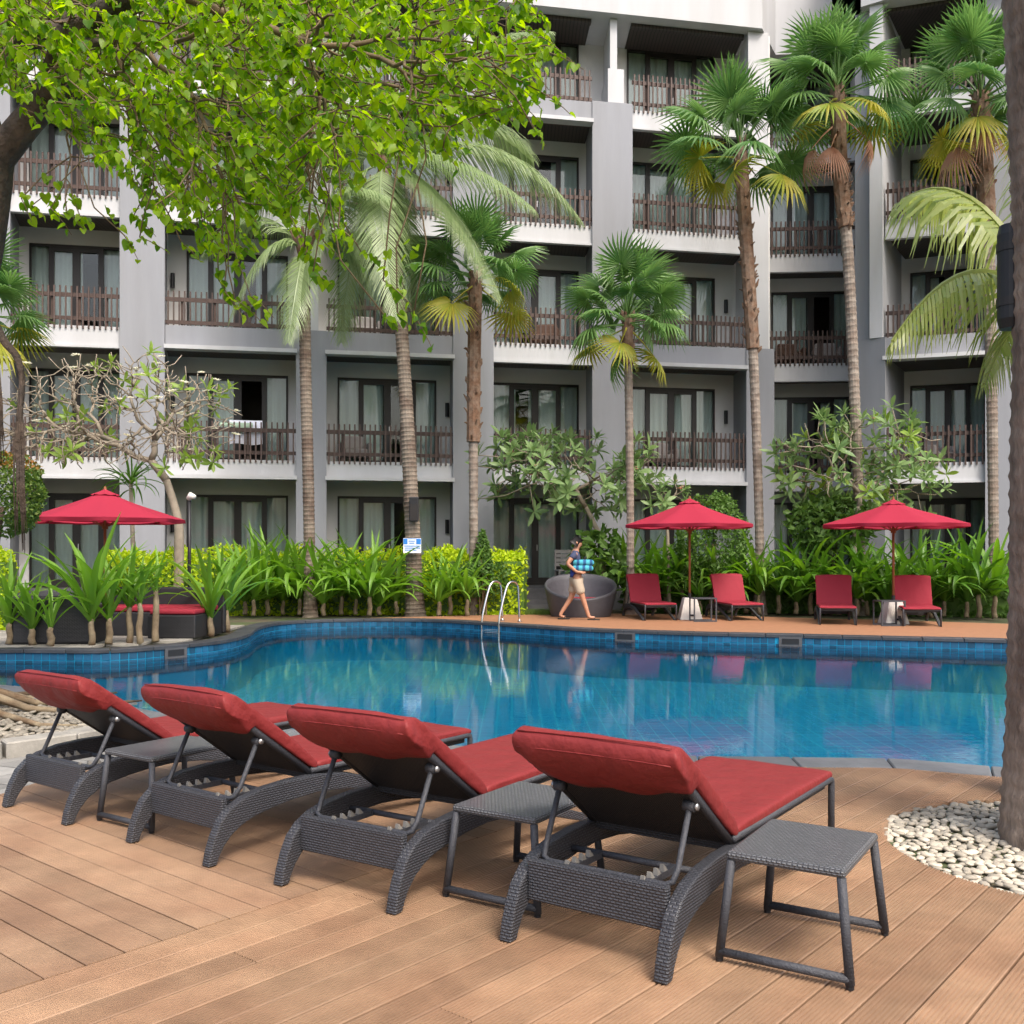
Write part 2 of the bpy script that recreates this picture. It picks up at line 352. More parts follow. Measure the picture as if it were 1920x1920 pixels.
pw = tag(basin.build("pool_basin", m_wall), kind="structure")
fill_poly("pool_floor", pool, -0.88, m_floor, pw)
water = tag(fill_poly("pool_water", offset(pool, 0.005), WZ, m_water), kind="structure")
# tile band round the pool: the nearest-seen tiles are pieces, the rest is one mass
def arclen(poly):
    s = [0.0]
    for i in range(len(poly)): s.append(s[-1] + (poly[(i + 1) % len(poly)] - poly[i]).length)
    return s
S_ = arclen(pool)
def at_len(poly, S, d):
    d %= S[-1]
    lo, hi = 0, len(S) - 1
    while hi - lo > 1:
        m = (lo + hi) // 2
        if S[m] <= d: lo = m
        else: hi = m
    a, b = poly[lo], poly[(lo + 1) % len(poly)]
    t = (d - S[lo]) / max(S[hi] - S[lo], 1e-9)
    return a.lerp(b, t), (b - a).normalized()
TW = 0.125; nt_ = int(S_[-1] / TW); TWr = S_[-1] / nt_
skim = [GX(345, 1211), GX(1177, 1182), GX(1476, 1190)]
tm = MB(); tm.box(-TWr / 2 + 0.006, TWr / 2 - 0.006, -0.012, 0.006, -0.056, 0.056)
tile_mesh = tm.mesh("tile", m_tile)
cand = []
for i in range(nt_):
    p, t = at_len(pool, S_, (i + 0.5) * TWr)
    nrm = Vector((-t.y, t.x, 0))                    # towards the water
    nearsk = any((Vector((p.x, p.y, 0)) - k).length < 0.2 for k in skim)
    vis = nrm.dot(Vector((0, 0, 0)) - p) > 0 and abs(p.x / p.y) < 0.53
    for r in range(3):
        if nearsk and r == 0: continue
        cand.append((0 if (vis and r < 2) else 1, p.length, p, t, nrm, -0.10 - 0.125 * r))
cand.sort(key=lambda c: (c[0], c[1]))
rest = MB()
for k, (vis, d, p, t, nrm, z) in enumerate(cand):
    rz = math.atan2(t.y, t.x)
    if k < 300 and vis == 0:
        inst("tile", tile_mesh, pw, loc=(p.x, p.y, z), rot=(0, 0, rz))
    else:
        q = p + nrm * 0.012; a = q - t * (TWr / 2 - .006); b = q + t * (TWr / 2 - .006); c = t * 0
        rest.hexa([(a.x, a.y, z - .056), (a.x - nrm.x * .016, a.y - nrm.y * .016, z - .056), (b.x - nrm.x * .016, b.y - nrm.y * .016, z - .056), (b.x, b.y, z - .056),
                   (a.x, a.y, z + .056), (a.x - nrm.x * .016, a.y - nrm.y * .016, z + .056), (b.x - nrm.x * .016, b.y - nrm.y * .016, z + .056), (b.x, b.y, z + .056)])
tag(rest.build("tile_band", m_tile, pw), kind="stuff")
for k in skim:                                      # skimmer mouths: dark boxes set in the tile band
    best = min(range(nt_), key=lambda i: (at_len(pool, S_, i * TWr)[0] - k).length)
    p, t = at_len(pool, S_, best * TWr); nrm = Vector((-t.y, t.x, 0)); rz = math.atan2(t.y, t.x)
    b = MB(); b.box(-.19, .19, 0.012, 0.03, -0.20, -0.045); o = b.build("skimmer_frame", m_platform, pw, loc=(p.x, p.y, 0), rot=(0, 0, rz))
    b = MB(); b.box(-.14, .14, 0.031, 0.034, -0.165, -0.07); b.build("skimmer_mouth", m_sconce, pw, loc=(p.x, p.y, 0), rot=(0, 0, rz))
# coping stones
cop = thing("pool_coping", None, None)
tag(cop, kind="structure")
ncs = int(S_[-1] / 0.62); L_ = S_[-1] / ncs
So = arclen(cop_out)
for i in range(ncs):
    st = MB(); inn = []; out = []
    for k in range(5):
        d = i * L_ + 0.004 + (L_ - 0.008) * k / 4
        p, t = at_len(pool, S_, d); nr = Vector((t.y, -t.x, 0))
        inn.append(p - nr * 0.025); out.append(p + nr * 0.30)
    poly = [(q.x, q.y) for q in inn] + [(q.x, q.y) for q in reversed(out)]
    mid = at_len(pool, S_, (i + .5) * L_)[0]
    zt = rnd(-0.002, 0.002)
    poly = poly[::-1]
    st.prism(poly, -0.06, zt)
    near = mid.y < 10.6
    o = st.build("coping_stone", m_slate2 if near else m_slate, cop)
    bevel(o, 0.008, 1)
# near timber deck
ANG = R(40.0); bdir = Vector((math.sin(ANG), math.cos(ANG), 0)); pdir = Vector((math.cos(ANG), -math.sin(ANG), 0))
S0 = Vector((-1.589, 3.088, 0)); BW = 0.1385
PB_C, PB_R = Vector((2.68, 4.62, 0)), 0.90          # pebble bed round the near palm
cop_in = offset(pool, 0.30)
def ray_poly(q, d, poly, tmin):
    best = None
    for i in range(len(poly)):
        a, b = poly[i - 1], poly[i]
        e = b - a; den = d.x * e.y - d.y * e.x
        if abs(den) < 1e-9: continue
        r = a - q; t = (r.x * e.y - r.y * e.x) / den; u = (r.x * d.y - r.y * d.x) / den
        if 0 <= u <= 1 and t > tmin and (best is None or t < best): best = t
    return best
def profile(gd=0.005):                                       # ridged board section: (offset across, height)
    hw = BW / 2 - 0.0035; pr = [(-hw, -0.026), (-hw, -0.003), (-hw + 0.003, 0.0)]
    ng = 8; x0 = -hw + 0.008; x1 = hw - 0.008; st = (x1 - x0) / ng
    for g in range(ng):
        c = x0 + (g + 0.5) * st
        pr += [(c - st * 0.27, 0.0), (c - st * 0.17, -gd), (c + st * 0.17, -gd), (c + st * 0.27, 0.0)]
    pr += [(hw - 0.003, 0.0), (hw, -0.003), (hw, -0.026)]
    return pr
PRO_R, PRO_L = profile(), profile(0.0016)
deck = tag(thing("deck", None, None), kind="structure")
def add_board(vc, along, across, origin, t0f, t1f, zoff, PRO=PRO_R):
    b = MB(); A = []; B = []
    for (x, h) in PRO:
        q = origin + across * (vc + x)
        t0, t1 = t0f(q), t1f(q)
        A.append(q + along * t0 + Vector((0, 0, h + zoff))); B.append(q + along * t1 + Vector((0, 0, h + zoff)))
    if all((b_ - a_).length < 0.02 or (b_ - a_).dot(along) < 0.02 for a_, b_ in zip(A, B)): return
    m = len(PRO)
    b.add(A + B, [(i, i + 1, m + i + 1, m + i) for i in range(m - 1)] + [tuple(range(m)), tuple(range(2 * m - 1, m - 1, -1))])
    return b.build("plank", m_board, deck)
def circ(q, d):
    r = PB_C - q; tc = r.dot(d); h2 = r.length_squared - tc * tc
    if h2 >= PB_R ** 2: return tc, tc
    s = math.sqrt(PB_R ** 2 - h2); return tc - s, tc + s
for j in range(46):
    vc = BW * (j + 0.5)
    zo = rnd(-0.0012, 0.0012)
    def tend(q):
        t = ray_poly(q, bdir, cop_in, -1.0)
        return min(t, 9) if t is not None else 9
    mid = S0 + pdir * vc
    h = abs((PB_C - mid).cross(bdir).z)
    if h < PB_R + BW / 2 - 0.004:
        add_board(vc, bdir, pdir, S0, lambda q: -6.0, lambda q: circ(q, bdir)[0], zo)
        add_board(vc, bdir, pdir, S0, lambda q: min(circ(q, bdir)[1], tend(q)), tend, zo)
    else:
        # stagger butt joints like real boards
        cut = rnd(-0.5, 2.6) if j % 3 else rnd(-3, -0.5)
        add_board(vc, bdir, pdir, S0, lambda q: -6.0, lambda q: cut - 0.002, zo)
        add_board(vc, bdir, pdir, S0, lambda q: min(cut + 0.002, tend(q)), tend, rnd(-0.0012, 0.0012))
BL_P, BL_D = Vector((-2.87, 5.81, 0)), Vector((0.26, 0.966, 0))
def ray_line(q, d):
    den = d.x * BL_D.y - d.y * BL_D.x; r = BL_P - q
    return (r.x * BL_D.y - r.y * BL_D.x) / den
for k in range(-44, 34):
    tcn = BW * (k + 0.5)
    q0 = S0 + bdir * tcn
    if inside(cop_in, q0.x, q0.y): continue
    def lend(q):
        t = ray_line(q, -pdir); t2 = ray_poly(q, -pdir, cop_in, 0.0)
        if t2 is not None: t = min(t, t2)
        return min(max(t, 0), 7)
    add_board(tcn, -pdir, bdir, S0, lambda q: 0.003, lend, rnd(-0.0012, 0.0012), PRO_L)
# pebble bed
pb = tag(thing("pebble_bed", None, None, (PB_C.x, PB_C.y, 0)), kind="structure")
disc = MB(); disc.prism([(PB_C.x + (PB_R + .01) * math.cos(a), PB_C.y + (PB_R + .01) * math.sin(a)) for a in [2 * math.pi * i / 48 for i in range(48)]], -0.05, -0.022)
disc.build("bed_soil", m_soil, pb, world=True)
def stone_mesh(seed):
    bm = bmesh.new(); bmesh.ops.create_icosphere(bm, subdivisions=2, radius=1)
    for v in bm.verts:
        nn = noise.noise(v.co * 1.1 + Vector((seed * 7.3, 0, 0)))
        v.co *= 1 + 0.28 * nn
        v.co.x *= 1.45; v.co.z *= 0.55
    me = bpy.data.meshes.new("pebble"); bm.to_mesh(me); bm.free(); me.materials.append(m_pebble)
    me.polygons.foreach_set('use_smooth', [True] * len(me.polygons)); return me
stones = [stone_mesh(i) for i in range(6)]
def add_stones(mb, me, loc, rot, sc):
    Mx = Matrix.Translation(loc) @ Matrix.Rotation(rot[2], 4, 'Z') @ Matrix.Rotation(rot[0], 4, 'X') @ Matrix.Scale(sc, 4)
    mb.add([Mx @ v.co for v in me.vertices], [tuple(p.vertices) for p in me.polygons])
spots = []
def scatter(n, inside_fn, bb, dmin):
    out = []; cells = {}
    tries = 0
    while len(out) < n and tries < n * 60:
        tries += 1
        x, y = rnd(bb[0], bb[1]), rnd(bb[2], bb[3])
        if not inside_fn(x, y): continue
        c = (int(x / dmin), int(y / dmin)); ok = True
        for i in (-1, 0, 1):
            for j in (-1, 0, 1):
                for (a, b) in cells.get((c[0] + i, c[1] + j), []):
                    if (a - x) ** 2 + (b - y) ** 2 < dmin * dmin: ok = False
        if ok: cells.setdefault(c, []).append((x, y)); out.append((x, y))
    return out
pts = scatter(2200, lambda x, y: 0.24 < math.hypot(x - 2.62, y - 4.72) and math.hypot(x - PB_C.x, y - PB_C.y) < PB_R - 0.015, (PB_C.x - 1, PB_C.x + 1, PB_C.y - 1, PB_C.y + 1), 0.036)
infr = [p for p in pts if p[0] / p[1] < 0.52]; others = [p for p in pts if p[0] / p[1] >= 0.52]
infr.sort(key=lambda p: p[1])
restp = MB()
for i, (x, y) in enumerate(infr + others):
    sc = rnd(0.013, 0.025); z = -0.018 + rnd(0.0, 0.014); rot = (rnd(-.25, .25), 0, rnd(0, 3.14))
    if i < 300: inst("pebble", random.choice(stones), pb, world=True, loc=(x, y, z), rot=rot, scale=sc)
    else: add_stones(restp, random.choice(stones), Vector((x, y, z)), rot, sc)
for x, y in scatter(700, lambda x, y: math.hypot(x - PB_C.x, y - PB_C.y) < PB_R - 0.02, (PB_C.x - 1, PB_C.x + 1, PB_C.y - 1, PB_C.y + 1), 0.05):
    add_stones(restp, random.choice(stones), Vector((x, y, -0.028)), (0, 0, rnd(0, 3)), rnd(.015, .022))
tag(restp.build("pebble_mass", m_pebble, pb, world=True, smooth=True), kind="stuff")
# stone paving on the left with a raised pebble bed and its kerb
pav = tag(thing("paving", None, None), kind="structure")
bedpoly = [Vector(p) for p in [(-3.58, 6.95, 0), (-3.16, 7.5, 0), (-3.12, 7.95, 0), (-3.6, 8.4, 0), (-4.4, 8.85, 0), (-5.5, 9.2, 0), (-6.6, 8.4, 0), (-5.6, 6.9, 0), (-4.6, 6.5, 0)]]
bedc = catmull(bedpoly, 6)
pa = R(24); pe = Vector((math.cos(pa), -math.sin(pa), 0)); pf = Vector((math.sin(pa), math.cos(pa), 0)); po = Vector((-6.5, 5.0, 0))
for r in range(-8, 16):
    for c in range(-8, 16):
        sx, sy = 0.62, 0.36
        cx = po + pe * (sx * (c + 0.5 * (r % 2))) + pf * (sy * r)
        if not (-8 < cx.x < -1.6 and 3.0 < cx.y < 11.0): continue
        if inside(pool, cx.x, cx.y) or inside(bedc, cx.x, cx.y): continue
        side = (cx - BL_P).cross(BL_D).z
        if side > -0.02 + 0.0: 
            if side > 0.28: continue
        q = [cx + pe * dx + pf * dy for dx, dy in ((-sx / 2 + .005, -sy / 2 + .005), (sx / 2 - .005, -sy / 2 + .005), (sx / 2 - .005, sy / 2 - .005), (-sx / 2 + .005, sy / 2 - .005))]
        b = MB(); b.prism([(v.x, v.y) for v in q], -0.052, -0.034 + rnd(-.002, .002)); b.build("paving_slab", m_stone, pav)
kb = tag(thing("kerb", None, None), kind="structure"); Sb = arclen(bedc); nk = int(Sb[-1] / 0.42)
for i in range(nk):
    a, t = at_len(bedc, Sb, i * Sb[-1] / nk + .005); c, t2 = at_len(bedc, Sb, (i + 1) * Sb[-1] / nk - .005)
    ta = Vector((t.y, -t.x, 0)); tb = Vector((t2.y, -t2.x, 0))
    q = [a - ta * .0, c - tb * .0, c + tb * .2, a + ta * .2]
    pr = [(v.x, v.y) for v in q]
    ar = sum(pr[k][0] * pr[(k + 1) % 4][1] - pr[(k + 1) % 4][0] * pr[k][1] for k in range(4))
    if ar < 0: pr = pr[::-1]
    b = MB(); b.prism(pr, -0.05, 0.075 + rnd(-.004, .004)); o = b.build("kerb_stone", m_curb, kb); bevel(o, 0.01, 1)
lp = MB()
for x, y in scatter(2600, lambda x, y: inside(bedc, x, y), (-6.6, -3, 6.4, 9.3), 0.045):
    add_stones(lp, random.choice(stones), Vector((x, y, rnd(0.02, 0.05))), (rnd(-.3, .3), 0, rnd(0, 3)), rnd(.018, .034))
fill_poly("bed_soil", bedc, 0.02, m_soil, kb)
tag(lp.build("pebbles", m_pebble, smooth=True), "pale pebbles filling the kerbed bed beside the leftmost lounger", "pebbles", kind="stuff")
# far timber deck
fd = [p for p in cop_out if p.y > 14.6 and p.x > -3.4]
fd.sort(key=lambda p: p.x)
back = [(12.0, 17.6), (10.5, 19.3), (8.5, 20.4), (7.2, 21.1), (6.0, 21.6), (4.6, 22.4), (3.0, 23.0), (1.4, 23.2), (0.3, 22.9), (-0.6, 22.5), (-1.6, 22.1), (-2.6, 21.7)]
fdp = [(p.x, p.y) for p in fd] + back
tag(fill_poly("far_deck", fdp, -0.006, m_fardeck), kind="structure")
# patio with stone tiles under the sofa
pt = tag(thing("patio", None, None), kind="structure")
for i in range(-2, 12):
    for j in range(0, 11):
        x = -9.6 + i * 0.52; y = 13.9 + j * 0.52
        if inside(cop_out, x, y) or inside(cop_out, x + .25, y - .25): continue
        if x > -4.0 or (x > -5.3 and y > 18): continue
        b = MB(); b.box(x - .245, x + .245, y - .245, y + .245, -0.045, -0.008 + rnd(-.002, .002)); b.build("patio_slab", m_curb, pt)

# ------------------------------------------------------------------ hotel building
HB = thing("hotel_building", "five-storey grey and white hotel block with timber balcony railings behind the pool", "building", (0, 27, 0))
def wing1(px):
    k = (px - 960) / F; Y = 26.194 / (1 - 0.186 * k); return Vector((k * Y, Y, 0))
def wingpt(px, Y): return Vector(((px - 960) / F * Y, Y, 0))
NL = 5
def zf(l): return 0.52 + 3.2 * l
ROOF = 15.75
class Bay:
    def __init__(s, FL, FR, nL, nR, depth):
        s.FL, s.FR, s.nL, s.nR, s.d = FL, FR, Vector((nL, 1, 0)), Vector((nR, 1, 0)), depth
        s.wid = (FR - FL).length
    def pt(s, u, w, z):
        p = s.FL.lerp(s.FR, u) + s.nL.lerp(s.nR, u) * w; return (p.x, p.y, z)
    def hexa(s, mb, u0, u1, w0, w1, z0, z1):
        mb.hexa([s.pt(u0, w0, z0), s.pt(u1, w0, z0), s.pt(u1, w1, z0), s.pt(u0, w1, z0), s.pt(u0, w0, z1), s.pt(u1, w0, z1), s.pt(u1, w1, z1), s.pt(u0, w1, z1)])
    def u_at(s, px, w):
        k = (px - 960) / F; a = Vector(s.pt(0, w, 0)); b = Vector(s.pt(1, w, 0)); d = b - a
        return (k * a.y - a.x) / (d.x - k * d.y)
def bb(name, mb, mat, parent=None, smooth=False):
    return mb.build(name, mat, parent or HB, smooth=smooth, world=(parent is None))
def curtain(bay, u0, u1, w, z0, z1, folds):
    m = MB(); n = max(6, int((u1 - u0) * bay.wid / 0.03)); vs_ = []
    for i in range(n + 1):
        u = u0 + (u1 - u0) * i / n
        ww = w + 0.035 * math.sin(i * 0.9 + folds) + 0.02 * math.sin(i * 0.37 + folds * 2)
        vs_ += [bay.pt(u, ww, z0), bay.pt(u, ww, z1)]
    m.add(vs_, [(2 * i, 2 * i + 2, 2 * i + 3, 2 * i + 1) for i in range(n)])
    bb("curtain", m, m_curtain, None, True)
def make_bay(bay, fronts, door_px, sconce_px, opens=()):
    D = bay.d; wd = bay.wid
    u0, u1 = bay.u_at(door_px[0], D), bay.u_at(door_px[1], D)
    u0 = max(u0, 0.02); u1 = min(u1, 0.985)
    for l in range(NL):
        z = zf(l); top = z + 2.42; ceil = (ROOF - 0.02 if l == NL - 1 else zf(l + 1) - 0.36)
        # wall with the door opening
        m = MB(); e = 0.0
        bay.hexa(m, -0.05, u0, D, D + 0.18, z, ceil + .2); bay.hexa(m, u1, 1.05, D, D + 0.18, z, ceil + .2); bay.hexa(m, u0, u1, D, D + 0.18, top, ceil + .2)
        bb("balcony_wall", m, m_white2)
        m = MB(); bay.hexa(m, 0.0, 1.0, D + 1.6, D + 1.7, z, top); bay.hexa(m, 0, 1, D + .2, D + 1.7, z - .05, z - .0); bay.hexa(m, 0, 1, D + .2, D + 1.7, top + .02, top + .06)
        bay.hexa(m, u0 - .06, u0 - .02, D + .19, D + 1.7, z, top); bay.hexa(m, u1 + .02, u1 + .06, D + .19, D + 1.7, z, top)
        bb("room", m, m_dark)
        # door set: outer frame, two thick-framed leaves in the middle, narrow fixed lights at the sides
        W = (u1 - u0); fr = 0.05 / wd; th = 0.11 / wd
        m = MB()
        bay.hexa(m, u0, u0 + fr, D - .03, D + .07, z, top); bay.hexa(m, u1 - fr, u1, D - .03, D + .07, z, top)
        bay.hexa(m, u0 + fr, u1 - fr, D - .03, D + .07, top - .06, top)
        bay.hexa(m, u0 + fr, u1 - fr, D - .03, D + .07, z, z + .06)
        cs = [u0 + fr, u0 + W * 0.235, u0 + W * 0.5, u0 + W * 0.765, u1 - fr]
        bay.hexa(m, cs[1] - th * .6, cs[1] + th * .6, D - .02, D + .06, z + .06, top - .06)
        bay.hexa(m, cs[3] - th * .6, cs[3] + th * .6, D - .02, D + .06, z + .06, top - .06)
        bay.hexa(m, cs[2] - th * .85, cs[2] + th * .85, D - .02, D + .06, z + .06, top - .06)
        for a, c in ((cs[1] + th * .6, cs[2] - th * .85), (cs[2] + th * .85, cs[3] - th * .6)):
            bay.hexa(m, a, c, D - .02, D + .06, top - .17, top - .06); bay.hexa(m, a, c, D - .02, D + .06, z + .06, z + .2)
        door = bb("balcony_door", m, m_frame)
        panes = [(cs[0], cs[1] - th * .6, z + .06, top - .06), (cs[1] + th * .6, cs[2] - th * .85, z + .2, top - .17), (cs[2] + th * .85, cs[3] - th * .6, z + .2, top - .17), (cs[3] + th * .6, cs[4], z + .06, top - .06)]
        op = (l in opens)
        for i, (a, c, za, zb) in enumerate(panes):
            if op and i == 2: continue
            m = MB(); bay.hexa(m, a, c, D + .018, D + .026, za, zb); bb("pane", m, m_glass, door)
        bb_h = MB(); bay.hexa(bb_h, cs[2] + .04 / wd, cs[2] + .06 / wd, D - .06, D - .03, z + .95, z + 1.12); bb("handle", bb_h, m_bolt, door)
        f = rnd(0, 6)
        r = random.random()
        if op: curtain(bay, u0, cs[2] - th, D + .14, z, top, f); curtain(bay, cs[3], u1, D + .14, z, top, f)
        elif r < 0.62: curtain(bay, u0 + W * .01, u1 - W * .01, D + .14, z, top, f)
        else:
            g = rnd(0.2, 0.6); curtain(bay, u0 + W * .01, u0 + W * g, D + .14, z, top, f); curtain(bay, u0 + W * (g + rnd(.14, .25)), u1 - W * .01, D + .14, z, top, f)
        for sp in sconce_px:
            us = bay.u_at(sp, D)
            if 0.01 < us < 0.99:
                m = MB(); c = Vector(bay.pt(us, D - .09, z + 1.42)); 
                m.tube([c, c + Vector((0, 0, .38))], 0.055, 10); m.hexa([bay.pt(us - .03 / wd, D - .06, z + 1.55), bay.pt(us + .03 / wd, D - .06, z + 1.55), bay.pt(us + .03 / wd, D, z + 1.55), bay.pt(us - .03 / wd, D, z + 1.55),
                        bay.pt(us - .03 / wd, D - .06, z + 1.66), bay.pt(us + .03 / wd, D - .06, z + 1.66), bay.pt(us + .03 / wd, D, z + 1.66), bay.pt(us - .03 / wd, D, z + 1.66)])
                bb("wall_lamp", m, m_sconce)
        # soffit over this level
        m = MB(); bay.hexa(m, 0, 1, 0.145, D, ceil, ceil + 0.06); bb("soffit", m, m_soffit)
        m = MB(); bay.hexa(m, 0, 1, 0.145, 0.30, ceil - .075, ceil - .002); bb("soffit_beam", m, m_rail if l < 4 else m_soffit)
        if l == 0: continue
        m = MB(); bay.hexa(m, 0, 1, 0.145, D, z - .22, z); bb("balcony_floor", m, m_white2)
        kind = fronts.get(l, 'apron')
        m = MB(); zr0 = z - 0.05
        if kind == 'apron':
            bay.hexa(m, 0, 1, 0.0, 0.14, z - .45, z + .02); bb("apron", m, m_white)
            m = MB(); bay.hexa(m, 0, 1, -0.05, 0.10, z - .51, z - .452); bb("apron_lip", m, m_white)
        elif kind == 'ledge':
            bay.hexa(m, 0, 1, 0.0, 0.14, z - .37, z + .02); bb("apron", m, m_white)
            m = MB(); bay.hexa(m, -0.008, 1.008, -0.16, 0.10, z - .47, z - .372); bb("ledge", m, m_white)
        else:
            bay.hexa(m, 0, 1, -0.06, 0.14, z - .39, z + .11); bb("grey_beam", m, m_grey)
            m = MB(); bay.hexa(m, -0.008, 1.008, -0.22, 0.10, z - .49, z - .392); bb("ledge", m, m_white); zr0 = z + 0.115
        # railing: slats in front of two flat rails on posts
        rl = MB(); bay.hexa(rl, 0, 1, 0.012, 0.055, z + .72, z + .82); bay.hexa(rl, 0, 1, 0.012, 0.055, z + .16, z + .25)
        npst = 4
        for i in range(npst):
            up = (i + .5) / npst; bay.hexa(rl, up - .035 / wd, up + .035 / wd, 0.057, 0.11, z + .02, z + .80)
        rail = bb("railing", rl, m_rail)
        sl = MB(); ns = int(wd / 0.128); hw = 0.019 / wd
        for i in range(ns):
            uc = (i + .5) / ns; bay.hexa(sl, uc - hw, uc + hw, -0.045 if kind != 'beam' else -0.03, 0.008, zr0, z + .97 + rnd(-.006, .006))
        so = bb("slats", sl, m_rail, rail); so["kind"] = "stuff"
def pier(a, b, n, dep, z0, z1, mat, w0=-0.1, name="pier"):
    m = MB(); nv = Vector((n, 1, 0)); q = [a + nv * w0, b + nv * w0, b + nv * dep, a + nv * dep]
    m.hexa([(v.x, v.y, z0) for v in q] + [(v.x, v.y, z1) for v in q]); bb(name, m, mat)
GT = 13.45                                           # top of the tall grey piers
bays = []
def W1(p0, p1, n0, n1): return Bay(wing1(p0), wing1(p1), n0, n1, 1.5)
make_bay(W1(-260, -20, -.4, -.38), {}, (-235, -45), ())
make_bay(W1(20, 225, -.35, -.32), {}, (55, 238), (30,))
make_bay(W1(310, 555, -.30, -.22), {1: 'ledge', 2: 'beam'}, (350, 540), (324,), opens=(1,))
make_bay(W1(612, 850, -.17, -.12), {1: 'ledge', 2: 'beam'}, (633, 818), (616, 838))
make_bay(W1(925, 1110, -.10, -.05), {4: 'beam'}, (905, 1085), (1102,))
make_bay(W1(1185, 1398, -.02, .0), {1: 'ledge', 2: 'beam'}, (1165, 1340), (1360,))
bay5 = Bay(wingpt(1425, 29.15), wingpt(1608, 28.95), 0.05, 0.2, 1.2)
make_bay(bay5, {}, (1446, 1640), (), opens=(2,))
bay6 = Bay(wingpt(1660, 26.1), wingpt(1848, 25.4), 0.63, 0.50, 2.2)
make_bay(bay6, {2: 'beam'}, (1707, 1885), (1698,))
bay7 = Bay(wingpt(1915, 25.1), wingpt(2110, 24.2), 0.63, 0.50, 2.2)
make_bay(bay7, {2: 'beam'}, (1960, 2140), ())
for a, b, n in ((-20, 20, -.36), (225, 309, -.31), (849, 925, -.11), (1110, 1185, -.03)):
    pier(wing1(a), wing1(b), n, 2.0, 0, GT, m_grey)
pier(wing1(-330), wing1(-260), -.4, 2.0, 0, GT, m_grey)
pier(wing1(555), wing1(612), -.2, 2.0, 0, zf(2) + 0.11, m_grey)
pier(wing1(580), wing1(597), -.2, 2.0, zf(2) + 0.11, ROOF, m_white, 0.0, "fin")
pier(wing1(1398), wing1(1450), .0, 2.2, 0, zf(2) + 0.11, m_grey)
pier(wing1(1402), wing1(1440), .0, 2.2, zf(2) + 0.11, ROOF, m_white, -0.06, "fin")
for a, b, n in ((-10, 12, -.36), (250, 285, -.31), (870, 905, -.11)):
    pier(wing1(a), wing1(b), n, 2.0, GT, ROOF, m_white, 0.05, "fin")
pier(wing1(1140), wing1(1170), -.03, 2.0, GT, GT + 0.95, m_white, 0.0, "fin"); pier(wing1(1144), wing1(1157), -.03, 2.0, GT + 0.95, ROOF, m_white, 0.0, "fin")
pier(wingpt(1602, 26.6), wingpt(1661, 26.0), .6, 3.0, 0, zf(2) + .11, m_grey)
pier(wingpt(1605, 26.65), wingpt(1633, 26.4), .6, 3.0, zf(2) + .11, ROOF, m_grey); pier(wingpt(1633, 26.25), wingpt(1657, 26.1), .6, 3.0, zf(2) + .11, ROOF, m_white, -.15, "fin")
pier(wingpt(1848, 25.35), wingpt(1916, 25.05), .56, 3.0, 0, ROOF, m_grey)
m = MB(); bb("side_wall", (lambda b: (b.hexa([(6.95, 27.6, 0), (7.15, 27.6, 0), (7.15, 30.5, 0), (6.95, 30.5, 0), (6.95, 27.6, ROOF), (7.15, 27.6, ROOF), (7.15, 30.5, ROOF), (6.95, 30.5, ROOF)]), b)[1])(m), m_white2)
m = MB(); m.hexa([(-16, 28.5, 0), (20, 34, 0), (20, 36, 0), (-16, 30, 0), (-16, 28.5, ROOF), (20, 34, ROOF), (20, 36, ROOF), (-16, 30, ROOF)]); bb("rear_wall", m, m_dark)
for a, b, n, z0 in ((-20, 20, -.36, GT), (225, 309, -.31, GT), (849, 925, -.11, GT), (1110, 1185, -.03, GT), (555, 612, -.2, zf(2) + .11), (1396, 1450, .0, zf(2) + .11)):
    pier(wing1(a), wing1(b), n, 1.7, z0, ROOF, m_white2, 1.48, "rear_panel_wall")
rp = [wing1(-330), wing1(1425), wingpt(1450, 28.9), wingpt(1606, 28.7), wingpt(1608, 26.4), wingpt(1660, 26.0), wingpt(2110, 24.1)]
for a, b in zip(rp[:-1], rp[1:]):
    m = MB(); q = [a + Vector((0, -.25, 0)), b + Vector((0, -.25, 0)), b + Vector((0, 4, 0)), a + Vector((0, 4, 0))]
    m.hexa([(v.x, v.y, ROOF + .003) for v in q] + [(v.x, v.y, ROOF + 3.2) for v in q]); bb("roof_fascia", m, m_white)
# raised ground-floor terrace and its steps
m = MB(); a, b = wing1(-260) + Vector((0, -1.2, 0)), wing1(1450) + Vector((0, -1.2, 0)); c, d = wing1(1450) + Vector((0, 3, 0)), wing1(-260) + Vector((0, 3, 0))
m.prism([(a.x, a.y), (b.x, b.y), (c.x, c.y), (d.x, d.y)], -0.05, 0.515); bb("terrace", m, m_platform)
m = MB(); q = [wingpt(1450, 27.0), wingpt(2110, 23.0), wingpt(2110, 29), wingpt(1450, 33)]; m.prism([(v.x, v.y) for v in q], -.05, .51); bb("terrace", m, m_platform)
for i in range(3):
    m = MB(); o = wing1(1005) + Vector((0, -1.2 - 0.32 * (3 - i), 0)); m.prism([(o.x - 1.0, o.y), (o.x + 1.0, o.y + .36), (o.x + 1.0, o.y + .74), (o.x - 1.0, o.y + .38)], -.05, 0.13 * (i + 1)); bb("step", m, m_platform)
